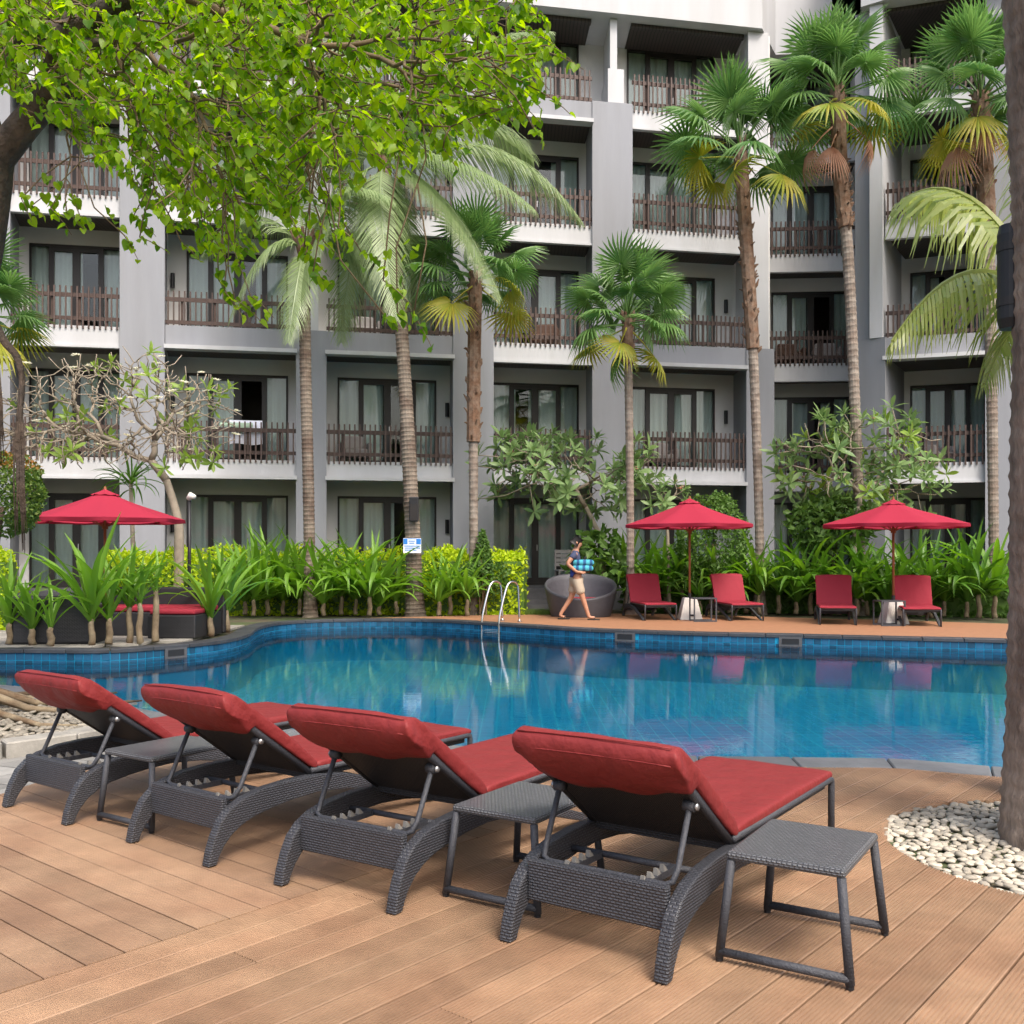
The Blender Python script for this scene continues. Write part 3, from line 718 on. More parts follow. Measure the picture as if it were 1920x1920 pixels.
# towels hung over a first-floor railing
bA = W1(310, 555, -.30, -.22)
for (p0, p1, z1, z0, col, lab) in ((430, 492, 1.02, .42, (0.70, 0.72, 0.82), "white towel hung inside a first-floor balcony railing, left half of the hotel"), (412, 474, .95, .84, (0.40, 0.55, 0.42), "pale green towel folded over the same first-floor railing as the white one")):
    m = MB(); ua, ub = bA.u_at(p0, .1), bA.u_at(p1, .1)
    w0 = .115 if z0 < .5 else .06
    n_ = 14; vv = []
    for i in range(n_ + 1):
        u = ua + (ub - ua) * i / n_; wv = w0 + 0.012 * math.sin(i * 1.3)
        vv += [bA.pt(u, wv, zf(1) + z0 + .02 * math.sin(i * .5)), bA.pt(u, wv, zf(1) + z1), bA.pt(u, wv + .04, zf(1) + z1 + .01), bA.pt(u, wv + .045, zf(1) + z0 + .25 * (z1 - z0))]
    m.add(vv, [(4 * i + k, 4 * i + 4 + k, 4 * i + 5 + k, 4 * i + 1 + k) for i in range(n_) for k in range(3)])
    tag(m.build("towel", M("towel_" + lab[:5], col, 0.9, 0.1, 20), smooth=True), lab, "towel")
# balcony chairs
def balcony_chair(bay, u, l, rz, label, col):
    p = Vector(bay.pt(u, bay.d * .55, zf(l)))
    t = thing("balcony_chair", label, "chair", p, rz, "chairs on the balconies")
    mt = m_chair[col]
    b = MB(); b.box(-.3, .3, -.3, .28, .22, .42); o = b.build("seat", mt, t); bevel(o, .04)
    b = MB(); b.box(-.3, .3, .24, .36, .30, .80); o = b.build("backrest", mt, t); bevel(o, .05)
    for sx in (-1, 1):
        b = MB(); b.box(sx * .35 - .05, sx * .35 + .05, -.3, .34, .2, .58); o = b.build("armrest", mt, t); bevel(o, .03)
        for sy in (-.26, .28): b = MB(); b.box(sx * .33 - .025, sx * .33 + .025, sy - .025, sy + .025, 0, .22); b.build("leg", m_rail, t)
m_chair = {'g': M("chair_grey", (0.33, 0.31, 0.30), 0.8, 0.1, 8), 'b': M("chair_brown", (0.12, 0.07, 0.05), 0.7, 0.2, 8)}
bB = W1(612, 850, -.17, -.12); bC = W1(925, 1110, -.10, -.05); bD = W1(1185, 1398, -.02, .0)
balcony_chair(bB, .22, 1, R(20), "pale armchair on the first-floor balcony crossed by the leaning coconut trunk", 'g')
balcony_chair(bB, .30, 2, R(15), "pale armchair on the second-floor balcony crossed by the leaning coconut trunk", 'g')
balcony_chair(bC, .55, 2, R(-10), "brown armchair on the second-floor balcony below the drooping coconut fronds", 'b')
balcony_chair(bD, .30, 1, R(12), "pale armchair on the first-floor balcony right of the leafy plumeria", 'g')
balcony_chair(bay5, .35, 2, R(0), "left brown armchair before the open second-floor doorway", 'b')
balcony_chair(bay5, .72, 2, R(-8), "right grey armchair before the open second-floor doorway", 'g')
balcony_chair(bay6, .45, 1, R(25), "pale armchair on the first-floor balcony at far right of the hotel", 'g')
# slim pale chair on the terrace behind the walking man
p = wing1(1055) + Vector((0.05, -0.75, .515)); t = thing("terrace_chair", "pale grey slatted chair on the terrace behind the walking man", "chair", p, R(10))
b = MB(); b.box(-.25, .25, -.25, .25, .42, .46); b.build("seat", m_chair['g'], t)
for k in range(4): b = MB(); b.box(-.23, .23, .25, .275, .55 + .11 * k, .64 + .11 * k); b.build("backrest_slat", m_chair['g'], t)
for sx in (-.23, .23):
    for sy in (-.23, .25): b = MB(); b.box(sx - .02, sx + .02, sy - .018, sy + .018, 0, .42 if sy < 0 else .98); b.build("leg", m_chair['g'], t)

# ------------------------------------------------------------------ sun loungers and tables
def rounded_slab(profile, width, nx=15, wrinkle=0.004, seed=0.0, sag=None):
    """sweep a closed (s,z) profile across the width with rounded, slightly wrinkled ends"""
    b = MB(); m = len(profile); cs = sum(p[0] for p in profile) / m; cz = sum(p[1] for p in profile) / m
    xs = [-width / 2 + width * (0.5 - 0.5 * math.cos(math.pi * i / nx)) for i in range(nx + 1)]
    for i, x in enumerate(xs):
        e = abs(2 * x / width)
        for j, (s, z) in enumerate(profile):
            ds = dz = 0
            if sag: ds, dz = sag(j, e)
            sh = 1.0 if e < 0.93 else math.sqrt(max(0, 1 - ((e - .93) / .07) ** 2)) * 0.55 + 0.45
            p = Vector((x, s + ds, z + dz))
            nz = noise.noise(Vector((x * 5 + seed, p.y * 5, p.z * 9))) * wrinkle
            p.z = cz + (p.z - cz) * sh
            b.v.append((p.x + nz * .3, p.y + nz, p.z + nz))
        if i:
            for j in range(m):
                j2 = (j + 1) % m; b.f.append(((i - 1) * m + j, i * m + j, i * m + j2, (i - 1) * m + j2)); b.mi.append(0)
    b.f.append(tuple(range(m))); b.mi.append(0); b.f.append(tuple(range(nx * m + m - 1, nx * m - 1, -1))); b.mi.append(0)
    return b
def make_lounger(name, ang, cush, L=1.80, simple=False):
    t = thing(name, "x", "sun lounger")
    HS, HZ_ = 0.62, 0.31                                # hinge
    up = Vector((0, -math.cos(R(ang)), math.sin(R(ang)))); nf = Vector((0, math.sin(R(ang)), math.cos(R(ang))))
    def bk(x, a, bn): return Vector((x, HS, HZ_)) + up * a + nf * bn
    outer = [(0.0, 0.0), (0.012, 0.06), (0.035, 0.125), (0.07, 0.19), (0.12, 0.235), (0.19, 0.268), (0.30, 0.292), (0.45, 0.302), (0.62, 0.30), (0.80, 0.275), (1.0, 0.22), (1.25, 0.14), (1.5, 0.06), (L - .07, 0.0)]
    inner = [(0.045, 0.0), (0.06, 0.035), (0.085, 0.075), (0.125, 0.115), (0.18, 0.148), (0.25, 0.172), (0.36, 0.192), (0.48, 0.205), (0.62, 0.21), (0.80, 0.195), (1.0, 0.158), (1.25, 0.092), (1.48, 0.022), (L - .13, 0.0)]
    for sx in (-1, 1):
        b = MB(); x0, x1 = sorted((sx * 0.325, sx * 0.275)); k = len(outer); vv = []
        for (s, z), (s2, z2) in zip(outer, inner): vv += [(x0, s, z), (x1, s, z), (x0, s2, z2), (x1, s2, z2)]
        ff = []
        for i in range(k - 1):
            a = 4 * i; c = a + 4
            ff += [(a, a + 1, c + 1, c), (a + 2, c + 2, c + 3, a + 3), (a, c, c + 2, a + 2), (a + 1, a + 3, c + 3, c + 1)]
        ff += [(0, 2, 3, 1), (4 * k - 4, 4 * k - 3, 4 * k - 1, 4 * k - 2)]
        b.add(vv, ff); o = b.build("side_frame", m_wick, t, uv=True); bevel(o, 0.012, 2)
    b = MB(); b.box(-0.274, 0.274, 0.105, 0.14, 0.125, 0.272); o = b.build("rear_panel", m_wick, t, uv=True); bevel(o, 0.008, 2)
    b = MB(); b.box(-0.274, 0.274, 0.60, L - .02, 0.272, 0.300); b.build("seat_panel", m_wickd, t, uv=True)
    for sx in (-1, 1):
        b = MB(); b.tube([(sx * .298, 0.60, .318), (sx * .298, L - .03, .318), (sx * .298, L - .005, .312), (sx * .298, L, .29), (sx * .30, L - .01, 0.0)], 0.016, 8); b.build("front_leg", m_tubem, t, smooth=True)
    b = MB(); b.tube([(-.298, L - .012, .316), (.298, L - .012, .316)], 0.016, 8); b.build("foot_rail", m_tubem, t, smooth=True)
    b = MB(); b.tube([(-.274, 0.42, .235), (.274, 0.42, .235)], 0.013, 8); b.build("cross_tube", m_tubem, t, smooth=True)
    for sx in (-1, 1):
        b = MB(); b.box(sx * .15 - .012, sx * .15 + .012, 0.14, 0.415, 0.222, 0.246); br = b.build("ratchet_bar", m_tubem, t)
        b = MB()
        for k in range(4):
            y = 0.17 + .05 * k; x = sx * .15
            b.add([(x - .010, y, .246), (x + .010, y, .246), (x + .010, y + .030, .246), (x - .010, y + .030, .246), (x - .007, y + .002, .27), (x + .007, y + .002, .27), (x + .007, y + .009, .27), (x - .007, y + .009, .27)],
                  [(3, 2, 1, 0), (4, 5, 6, 7), (0, 1, 5, 4), (1, 2, 6, 5), (2, 3, 7, 6), (3, 0, 4, 7)])
        b.build("ratchet_teeth", m_ratchet, br)
    # backrest panel and frame
    AL = 0.63
    b = MB(); c = [bk(x, a, bn) for bn in (-.022, -.004) for (x, a) in ((-.27, .0), (.27, .0), (.27, AL), (-.27, AL))]
    b.hexa(c); pn = b.build("backrest", m_wickd, t); uvl = pn.data.uv_layers.new(name="UVMap").data
    for pl in pn.data.polygons:
        for li in pl.loop_indices:
            cc = pn.data.vertices[pn.data.loops[li].vertex_index].co - Vector((0, HS, HZ_)); uvl[li].uv = (cc.dot(up), cc.x)
    b = MB(); b.tube([bk(-.285, 0, -.012), bk(-.285, AL - .03, -.012), bk(-.265, AL, -.012), bk(.265, AL, -.012), bk(.285, AL - .03, -.012), bk(.285, 0, -.012)], 0.018, 8); b.build("backrest_frame", m_tubem, pn, smooth=True)
    # prop bar: pivots on the backrest, bends across behind the rear panel
    a0 = 0.36
    pl_ = bk(-.262, a0, -.035); pr_ = bk(.262, a0, -.035); tip = Vector((0, 0.185, 0.252))
    pth = [pl_, Vector((-.262, tip.y + .03, tip.z + .05)), Vector((-.255, tip.y + .005, tip.z + .012)), Vector((-.23, tip.y, tip.z)), Vector((.23, tip.y, tip.z)), Vector((.255, tip.y + .005, tip.z + .012)), Vector((.262, tip.y + .03, tip.z + .05)), pr_]
    b = MB(); b.tube(pth, 0.011, 8); b.build("prop_bar", m_tubem, t, smooth=True)
    for sx, q in ((-1, pl_), (1, pr_)):
        b = MB(); b.tube([q - Vector((.02, 0, 0)), q + Vector((.02, 0, 0))], .021, 10); b.build("pivot", m_tubem, t, smooth=True)
        b = MB(); b.tube([q + Vector((sx * .021, 0, 0)), q + Vector((sx * .032, 0, 0))], .014, 10); b.build("bolt", m_bolt, t, smooth=True)
    # cushions
    s0, s1, z0, th = HS + .015, L + .015, .303, .058
    prof = [(s0, z0 + .012), (s0 - .004, z0 + th * .5), (s0 + .008, z0 + th * .92)] + [(s0 + (s1 - s0) * f, z0 + th + .006 * math.sin(f * 3.1)) for f in (.05, .2, .35, .5, .65, .8, .95)] + [(s1 - .012, z0 + th * .95), (s1 + .002, z0 + th * .5), (s1 - .008, z0 + .008)] + [(s0 + (s1 - s0) * f, z0) for f in (.8, .5, .2)]
    o = rounded_slab(prof, 0.615, 15, .006, random.random() * 9).build("seat_cushion", cush, t, smooth=True)
    sm = o.modifiers.new('s', 'SUBSURF'); sm.levels = 1; sm.render_levels = 1
    pf = [(.0, .004), (-.004, .035), (.01, .068), (.10, .074), (.25, .075), (.40, .075), (.55, .076), (.68, .078), (.735, .072), (.762, .045), (.768, .010), (.752, -.022), (.715, -.052), (.66, -.068), (.60, -.066), (.545, -.052), (.52, -.040), (.525, -.032), (.60, -.03), (.70, -.026), (.712, -.01), (.70, .002), (.5, .002), (.25, .002)]
    pf = [(a if a < .38 else (a - .075 if a > .5 else a - .075 * (a - .38) / .12), bn * (.78 if bn > 0 else 1.0)) for a, bn in pf]
    b = MB(); m = len(pf); nx = 18; width = .625; sd_ = random.random() * 9
    for i in range(nx + 1):
        f = 0.5 - 0.5 * math.cos(math.pi * i / nx); x = -width / 2 + width * f; e = abs(2 * x / width)
        for j, (a, bn) in enumerate(pf):
            aa, bb_ = a, bn
            if 13 <= j <= 19: aa += -.035 * (1 - e * e) + .012 * math.sin(x * 23 + sd_); bb_ *= (1 - .35 * e ** 4); bb_ += -.006 * math.sin(x * 31 + sd_ * 2 + a * 40)
            if 8 <= j <= 12: aa -= .012 * e ** 3
            if 9 <= j <= 14 and e > .9: bb_ *= .75
            nz = noise.noise(Vector((x * 6 + sd_, a * 6, bn * 8))) * .011 + noise.noise(Vector((x * 17 + sd_, a * 13, bn * 20))) * .004
            xf = 1 + (.05 * e ** 6 if 10 <= j <= 13 else (-.03 * e ** 6 if j >= 15 else 0))
            p = bk(x * xf, aa + nz * .5, bb_ + nz)
            b.v.append(tuple(p))
        if i:
            for j in range(m):
                j2 = (j + 1) % m; b.f.append(((i - 1) * m + j, (i - 1) * m + j2, i * m + j2, i * m + j)); b.mi.append(0)
    b.f.append(tuple(range(m - 1, -1, -1))); b.mi.append(0); b.f.append(tuple(range(nx * m, nx * m + m))); b.mi.append(0)
    o = b.build("back_cushion", cush, t, smooth=True)
    sm = o.modifiers.new('s', 'SUBSURF'); sm.levels = 1; sm.render_levels = 1
    # seams along the head end
    for bn_, a_ in ((.020, .6935), (-.030, .664)):
        b = MB(); b.tube([bk(-width / 2 + .012 + (width - .024) * i / 12, a_ - .012 * abs(2 * i / 12 - 1) ** 3, bn_) for i in range(13)], .0026, 6); b.build("piping", cush, o, smooth=True)
    return t
proto = make_lounger("sun_lounger", 36.5, m_red)
near_l = [((935, 1765), (1250, 1850), "dark wicker sun lounger nearest the camera, red cushion, beside the rightmost side table"),
          ((512, 1660), (740, 1718), "dark wicker sun lounger with red cushion, second nearest, left of the middle side table"),
          ((230, 1578), (395, 1630), "dark wicker sun lounger with red cushion, right beside the leftmost side table"),
          ((0, 1512), (125, 1550), "dark wicker sun lounger with red cushion beside the pebble bed, farthest left")]
for i, (a, b, lab) in enumerate(near_l):
    o = proto if i == 0 else make_lounger("sun_lounger", (36.5, 36.0, 37.2, 35.6)[i], m_red)
    A, B = GX(*a), GX(*b); mid = (A + B) / 2; d = B - A
    o.location = (mid.x, mid.y, 0.001); o.rotation_euler = (0, 0, math.atan2(d.y, d.x))
    tag(o, lab, "sun lounger", "sun loungers on the near deck")
far = make_lounger("sun_lounger", 66, m_crim, 1.70)
far_l = [((1206, 1272), 20.6, -9, "crimson lounger across the pool, right beside the round wicker daybed"),
         ((1366, 1438), 20.5, -7, "crimson lounger across the pool, right of the first white parasol base"),
         ((1533, 1610), 19.3, 14, "crimson lounger across the pool, left of the right-hand parasol"),
         ((1688, 1770), 18.9, 14, "crimson lounger across the pool, farthest right by the trunk")]
for i, ((a, b), Y, rot, lab) in enumerate(far_l):
    o = far if i == 0 else copy_tree(far)
    fx = ((a + b) / 2 - 960) / F * Y
    rz = R(180) - R(rot)
    hd = Vector((-math.sin(rz), math.cos(rz), 0))
    o.location = Vector((fx, Y, 0)) - hd * 1.70; o.location.z = -0.004; o.rotation_euler = (0, 0, rz)
    o.scale = (1.12, 1.0, 1.0)
    tag(o, lab, "sun lounger", "sun loungers across the pool")
def make_table(name):
    t = thing(name, "x", "side table"); H = .365; a, c = .195, .25
    b = MB(); b.box(-a, a, -c, c, H - .03, H); o = b.build("table_top", m_wick2, t, uv=True); bevel(o, .012, 2)
    for sy in (-1, 1):
        for sx in (-1, 1):
            b = MB(); b.tube([(sx * (a - .015), sy * (c - .015), H - .03), (sx * (a + .018), sy * (c + .012), .012)], .0155, 8); b.build("leg", m_tubem, t, smooth=True)
            b = MB(); b.tube([(sx * (a + .018), sy * (c + .012), .012), (sx * (a + .018), sy * (c + .012), 0)], .013, 8); b.build("foot", m_sconce, t)
        b = MB(); b.tube([(-(a + .018), sy * (c + .012), .03), (a + .018, sy * (c + .012), .03)], .0155, 8); b.build("floor_bar", m_tubem, t, smooth=True)
    return t
tb = make_table("side_table")
A, B, C_, D_ = GX(1325, 1800), GX(1570, 1855), GX(1680, 1755), GX(1460, 1710)
tabs = [((A + B + C_ + D_) / 4, math.atan2((B - A).y, (B - A).x), "grey wicker side table in the right foreground beside the pebbles")]
for (a, b, lab) in (((835, 1680), (1010, 1720), "grey wicker side table between the two loungers nearest the camera"), ((195, 1540), (275, 1560), "grey wicker side table between the two loungers at far left")):
    A, B = GX(*a), GX(*b); d = (B - A).normalized(); n_ = Vector((-d.y, d.x, 0)); tabs.append(((A + B) / 2 + n_ * .262, math.atan2(d.y, d.x), lab))
for i, (p, rz, lab) in enumerate(tabs):
    o = tb if i == 0 else copy_tree(tb)
    o.location = (p.x, p.y, 0.001); o.rotation_euler = (0, 0, rz); tag(o, lab, "side table", "wicker side tables by the near loungers")
for (x, Y, lab) in ((1318, 20.4, "small square-legged metal side table before the white base of the middle parasol"), (1667, 19.2, "small square-legged metal side table before the white base of the right parasol")):
    t = thing("metal_table", lab, "side table", ((x - 960) / F * Y, Y, -0.004), R(4), "metal tables across the pool")
    b = MB(); b.box(-.24, .24, -.2, .2, .46, .485); b.build("table_top", m_tubem, t)
    for sx in (-.225, .225):
        for sy in (-.185, .185): b = MB(); b.box(sx - .013, sx + .013, sy - .013, sy + .013, 0.03, .459); b.build("leg", m_tubem, t)
    for sy in (-.185, .185): b = MB(); b.box(-.238, .238, sy - .013, sy + .013, 0, .029); b.build("floor_bar", m_tubem, t)

# ------------------------------------------------------------------ parasols
def parasol(px, Y, rad, rim_z, top_z, lab, rot=0.0, sides=8, base=True):
    x = (px - 960) / F * Y
    t = thing("parasol", lab, "parasol", (x, Y, -0.005), 0, "crimson parasols round the pool")
    ns = 6; nring = 9; b = MB(); b2 = MB()
    def canopy(mb, r0, r1, za, zb, rings, sag):
        n = sides * ns; base_i = len(mb.v)
        for i in range(rings + 1):
            f = i / rings; r = r0 + (r1 - r0) * f
            for k in range(n):
                an = rot + 2 * math.pi * k / n; seg = (k % ns) / ns
                c = math.cos(math.pi / sides) / math.cos(2 * math.pi * seg / sides - math.pi / sides)
                c = c * (1 - .035 * f * math.sin(math.pi * seg))
                z = za + (zb - za) * (f ** 0.86) - sag * f * math.sin(math.pi * seg) + .012 * noise.noise(Vector((math.cos(an) * r * 2, math.sin(an) * r * 2, px)))
                mb.v.append((r * c * math.cos(an), r * c * math.sin(an), z))
        for i in range(rings):
            for k in range(n):
                k2 = (k + 1) % n; mb.f.append((base_i + i * n + k, base_i + (i + 1) * n + k, base_i + (i + 1) * n + k2, base_i + i * n + k2)); mb.mi.append(0)
        return base_i, n
    canopy(b, .14, rad, top_z - .08, rim_z, nring, .02)
    bi, n = canopy(b, rad, rad * 1.004, rim_z, rim_z - .06, 1, .01)
    b.build("canopy", m_umb, t, smooth=True)
    canopy(b2, .02, .24, top_z, top_z - .095, 3, .012); b2.build("vent_cap", m_umb, t, smooth=True)
    b = MB(); b.tube([(0, 0, top_z - .02), (0, 0, top_z + .05)], [.03, .018], 8); b.build("finial", m_wood, t)
    b = MB(); b.tube([(0, 0, .42), (0, 0, top_z - .02)], .024, 10); b.build("pole", m_wood, t, smooth=True)
    hub = rim_z - .12
    b = MB(); b.tube([(0, 0, hub - .05), (0, 0, hub + .05)], .05, 10); b.build("hub", m_wood, t)
    for k in range(sides):
        an = rot + 2 * math.pi * k / sides; d = Vector((math.cos(an), math.sin(an), 0))
        b = MB(); b.tube([Vector((0, 0, top_z - .12)) + d * .05, Vector((0, 0, rim_z - .03)) + d * (rad - .03)], .011, 5); b.build("rib", m_wood, t)
        b = MB(); b.tube([Vector((0, 0, hub)) + d * .05, Vector((0, 0, (top_z + rim_z) / 2 - .07)) + d * rad * .5], .009, 5); b.build("strut", m_wood, t)
    b = MB(); s0, s1 = .235, .13
    b.hexa([(-s0, -s0, 0), (s0, -s0, 0), (s0, s0, 0), (-s0, s0, 0), (-s1, -s1, .46), (s1, -s1, .46), (s1, s1, .46), (-s1, s1, .46)]); o = b.build("base", m_base, t); bevel(o, .012, 2)
    b = MB(); b.tube([(0, 0, .461), (0, 0, .56)], .035, 10); b.build("collar", m_sconce, t)
    b = MB(); b.tube([(-.05, -.24, .10), (.05, -.24, .10)], .018, 8); b.build("clamp_knob", m_sconce, t)
parasol(197, 17.3, 1.33, 1.98, 2.50, "crimson parasol on the left above the black wicker sofa", R(22.5))
parasol(1293, 21.0, 1.40, 1.99, 2.55, "crimson parasol in the middle across the pool, right of the round daybed", R(10))
parasol(1675, 19.7, 1.44, 1.96, 2.46, "crimson parasol at right across the pool, between the last two loungers", R(5))

# ------------------------------------------------------------------ other furniture round the pool
# round wicker daybed
dx, dy = (1089 - 960) / F * 22.2, 22.2
t = thing("round_daybed", "round grey wicker tub daybed with crimson seat pad behind the walking man", "daybed", (dx, dy, -0.004))
b = MB(); n_ = 48; rows = []
def rimz(an): return 0.40 + 0.52 * (0.5 + 0.5 * math.sin(an)) ** 0.9
def ringrow(r0, fz, inset=0.0):
    out = []
    for k in range(n_):
        an = 2 * math.pi * k / n_; z = fz(an); out.append(((r0(an) - inset) * math.cos(an), (r0(an) - inset) * math.sin(an), z))
    return out
H_ = lambda an: rimz(an)
rad_at = lambda an, z: 0.66 + 0.20 * (z / 0.92) ** 0.8
prof_o = [(lambda f: ringrow(lambda an: rad_at(an, rimz(an) * f), lambda an: rimz(an) * f))(f) for f in (0, .15, .35, .55, .75, .9, .97)]
top = ringrow(lambda an: rad_at(an, rimz(an)) - .03, lambda an: rimz(an) + .015)
prof_i = [(lambda f: ringrow(lambda an: rad_at(an, .3 + (rimz(an) - .3) * f) - .07, lambda an: .3 + (rimz(an) - .3) * f))(f) for f in (.97, .8, .5, .2, 0)]
allr = prof_o + [top] + prof_i
b.v = [p for r_ in allr for p in r_]
for i in range(len(allr) - 1):
    for k in range(n_): b.f.append((i * n_ + k, i * n_ + (k + 1) % n_, (i + 1) * n_ + (k + 1) % n_, (i + 1) * n_ + k)); b.mi.append(0)
b.f.append(tuple((len(allr) - 1) * n_ + k for k in range(n_))); b.mi.append(0)
b.build("tub", m_wicktub, t, smooth=True, uv=True)
b = MB(); b.tube([(0, 0, .302), (0, 0, .36), (0, 0, .39), (0, 0, .40)], [.60, .61, .58, .5], 40); b.build("seat_pad", m_crim, t, smooth=True)
# black wicker sofa set on the left
t = thing("wicker_sofa", "long black wicker sofa with crimson seat under the left parasol", "sofa", ((300 - 960) / F * 17.2, 17.2, -0.01), R(-4))
b = MB(); b.box(-.95, 1.05, .25, .42, 0, .80); o = b.build("backrest", m_wickfar, t, uv=True); bevel(o, .03)
b = MB(); b.box(-.95, .15, -.45, .249, 0, .40); o = b.build("seat_base", m_wickfar, t, uv=True); bevel(o, .02)
b = MB(); b.box(-.93, .95, -.44, .24, .405, .50); o = b.build("seat_cushion", m_crim, t); bevel(o, .03, 3)
b = MB(); b.box(.20, 1.0, -.95, .249, 0, .385); o = b.build("chaise_base", m_wickfar, t, uv=True); bevel(o, .02)
b = MB(); b.box(.22, .98, -.93, -.445, .39, .47); o = b.build("chaise_cushion", m_crim, t); bevel(o, .03, 3)
t = thing("wicker_armchair", "wide black wicker armchair seen from behind, among the lilies at far left", "armchair", ((112 - 960) / F * 15.5, 15.5, -0.01), R(6))
b = MB(); b.box(-.60, .60, -.34, -.2, 0, .74); o = b.build("backrest", m_wickfar, t, uv=True); bevel(o, .04)
b = MB(); b.box(-.60, .60, -.199, .5, 0, .38); o = b.build("seat_base", m_wickfar, t, uv=True); bevel(o, .02)
for sx in (-.53, .53): b = MB(); b.box(sx - .07, sx + .07, -.198, .5, .381, .58); o = b.build("armrest", m_wickfar, t, uv=True); bevel(o, .03)
b = MB(); b.box(-.45, .45, -.19, .48, .383, .47); o = b.build("seat_cushion", m_crim, t); bevel(o, .03, 3)
# pool ladder
t = thing("pool_ladder", "stainless steel pool ladder with two tall curved handrails", "pool ladder", GX(926, 1167))
od = Vector((0.69, 0.73, 0)).normalized(); al = Vector((0.73, -0.69, 0)).normalized()
for q in (-.24, .24):
    o0 = al * q
    pth = [o0 - od * .10 + Vector((0, 0, -.88)), o0 - od * .10 + Vector((0, 0, -.05)), o0 - od * .03 + Vector((0, 0, .30)), o0 + od * .10 + Vector((0, 0, .66)), o0 + od * .17 + Vector((0, 0, .77)), o0 + od * .26 + Vector((0, 0, .815)), o0 + od * .38 + Vector((0, 0, .80)), o0 + od * .45 + Vector((0, 0, .72)), o0 + od * .47 + Vector((0, 0, .55)), o0 + od * .50 + Vector((0, 0, 0))]
    b = MB(); b.tube(catmull(pth, 4, False), .023, 10); b.build("handrail", m_steel, t, smooth=True)
    b = MB(); c = o0 + od * .5; b.tube([c, c + Vector((0, 0, .02))], .05, 12); b.build("floor_flange", m_steel, t)
for k in range(3):
    b = MB(); c = -od * .10 + Vector((0, 0, -.17 - .27 * k)); a1, a2 = c - al * .24, c + al * .24
    for e_ in (-.03, 0.0, .03): b.tube([a1 + Vector((0, 0, e_)), a2 + Vector((0, 0, e_))], .010, 6)
    b.build("tread", m_steel, t)
# lamp post on the left, speaker on the near palm, speaker + sign on the coconut palm come with the palms
t = thing("garden_lamp", "slim black garden lamp post with a small pale head, right of the left parasol", "lamp post", wingpt(355, 18.7))
b = MB(); b.tube([(0, 0, -.03), (0, 0, 2.42)], .032, 10); b.build("post", m_sconce, t, smooth=True)
b = MB(); b.tube([(0, 0, -.02), (0, 0, .05)], .09, 14); b.build("foot", m_sconce, t)
b = MB(); b.tube([(-.02, 0, 2.40), (.04, -.02, 2.47), (.12, -.05, 2.44)], [.05, .07, .04], 10); b.build("lamp_head", m_base, t, smooth=True)

# ------------------------------------------------------------------ the walking man
m_skin = M("skin", (0.42, 0.215, 0.135), 0.55, 0.06, 20)
m_hair = M("hair", (0.012, 0.010, 0.009), 0.5, 0.2, 30)
m_shirt = M("navy_shirt", (0.045, 0.055, 0.105), 0.8, 0.15, 15, 0.2, 30)
m_short = M("khaki_shorts", (0.40, 0.335, 0.255), 0.85, 0.12, 12, 0.3, 25)
m_sand = M("sandal", (0.02, 0.018, 0.016), 0.6)
def skin_mesh(name, nodes, edges, mat, parent, root=0, sub=2):
    me = bpy.data.meshes.new(name); me.from_pydata([n_[0] for n_ in nodes], edges, []); me.materials.append(mat)
    o = inst(name, me, parent)
    md = o.modifiers.new('skin', 'SKIN'); md.use_smooth_shade = True
    sv = me.skin_vertices[0].data
    for i, n_ in enumerate(nodes):
        r_ = n_[1]; sv[i].radius = r_ if isinstance(r_, tuple) else (r_, r_)
        sv[i].use_root = (i == root)
    ss = o.modifiers.new('sub', 'SUBSURF'); ss.levels = sub; ss.render_levels = sub
    return o
man = Vector(wingpt(1081, 20.9)); man.z = -0.004
nodes = [((0.0, 0, .90), (.125, .10)), ((-.01, 0, 1.08), (.12, .10)), ((-.03, 0, 1.28), (.14, .11)), ((-.025, 0, 1.42), (.10, .08)), ((-.005, 0, 1.49), .052), ((.02, 0, 1.545), .064), ((.03, 0, 1.615), .092), ((.022, 0, 1.68), .07),
         ((-.04, -.175, 1.39), .058), ((-.19, -.235, 1.17), .042), ((-.01, -.215, 1.005), .031), ((.07, -.19, .995), (.034, .02)),
         ((-.03, .175, 1.39), .058), ((-.10, .245, 1.16), .042), ((.10, .20, 1.02), .031), ((.17, .17, 1.01), (.034, .02)),
         ((.01, -.09, .82), .088), ((.11, -.10, .47), .056), ((.21, -.10, .13), .038), ((.235, -.10, .055), .04), ((.36, -.11, .045), .028),
         ((-.02, .09, .82), .088), ((-.09, .09, .47), .056), ((-.28, .09, .15), .038), ((-.31, .09, .075), .04), ((-.20, .10, .035), .028),
         ((.105, 0, 1.585), .014)]
edges = [(0, 1), (1, 2), (2, 3), (3, 4), (4, 5), (5, 6), (6, 7), (2, 8), (8, 9), (9, 10), (10, 11), (2, 12), (12, 13), (13, 14), (14, 15), (0, 16), (16, 17), (17, 18), (18, 19), (19, 20), (0, 21), (21, 22), (22, 23), (23, 24), (24, 25), (6, 26)]
for side, h in ((-1, 11), (1, 15)):                    # five fingers on each hand, thumb off the side
    hp = Vector(nodes[h][0])
    for k in range(4):
        i0 = len(nodes); bx_ = hp + Vector((.035, .018 * (k - 1.5) * .6, .016 * (k - 1.5)))
        nodes.append((tuple(bx_), .0105)); nodes.append((tuple(bx_ + Vector((.035 + .004 * (k in (1, 2)), -side * .015, .008))), .009)); nodes.append((tuple(bx_ + Vector((.055, -side * .03, .016))), .007))
        edges += [(h, i0), (i0, i0 + 1), (i0 + 1, i0 + 2)]
    i0 = len(nodes); nodes += [(tuple(hp + Vector((0, -side * .02, .035))), .011), (tuple(hp + Vector((.03, -side * .03, .055))), .008)]; edges += [(h, i0), (i0, i0 + 1)]
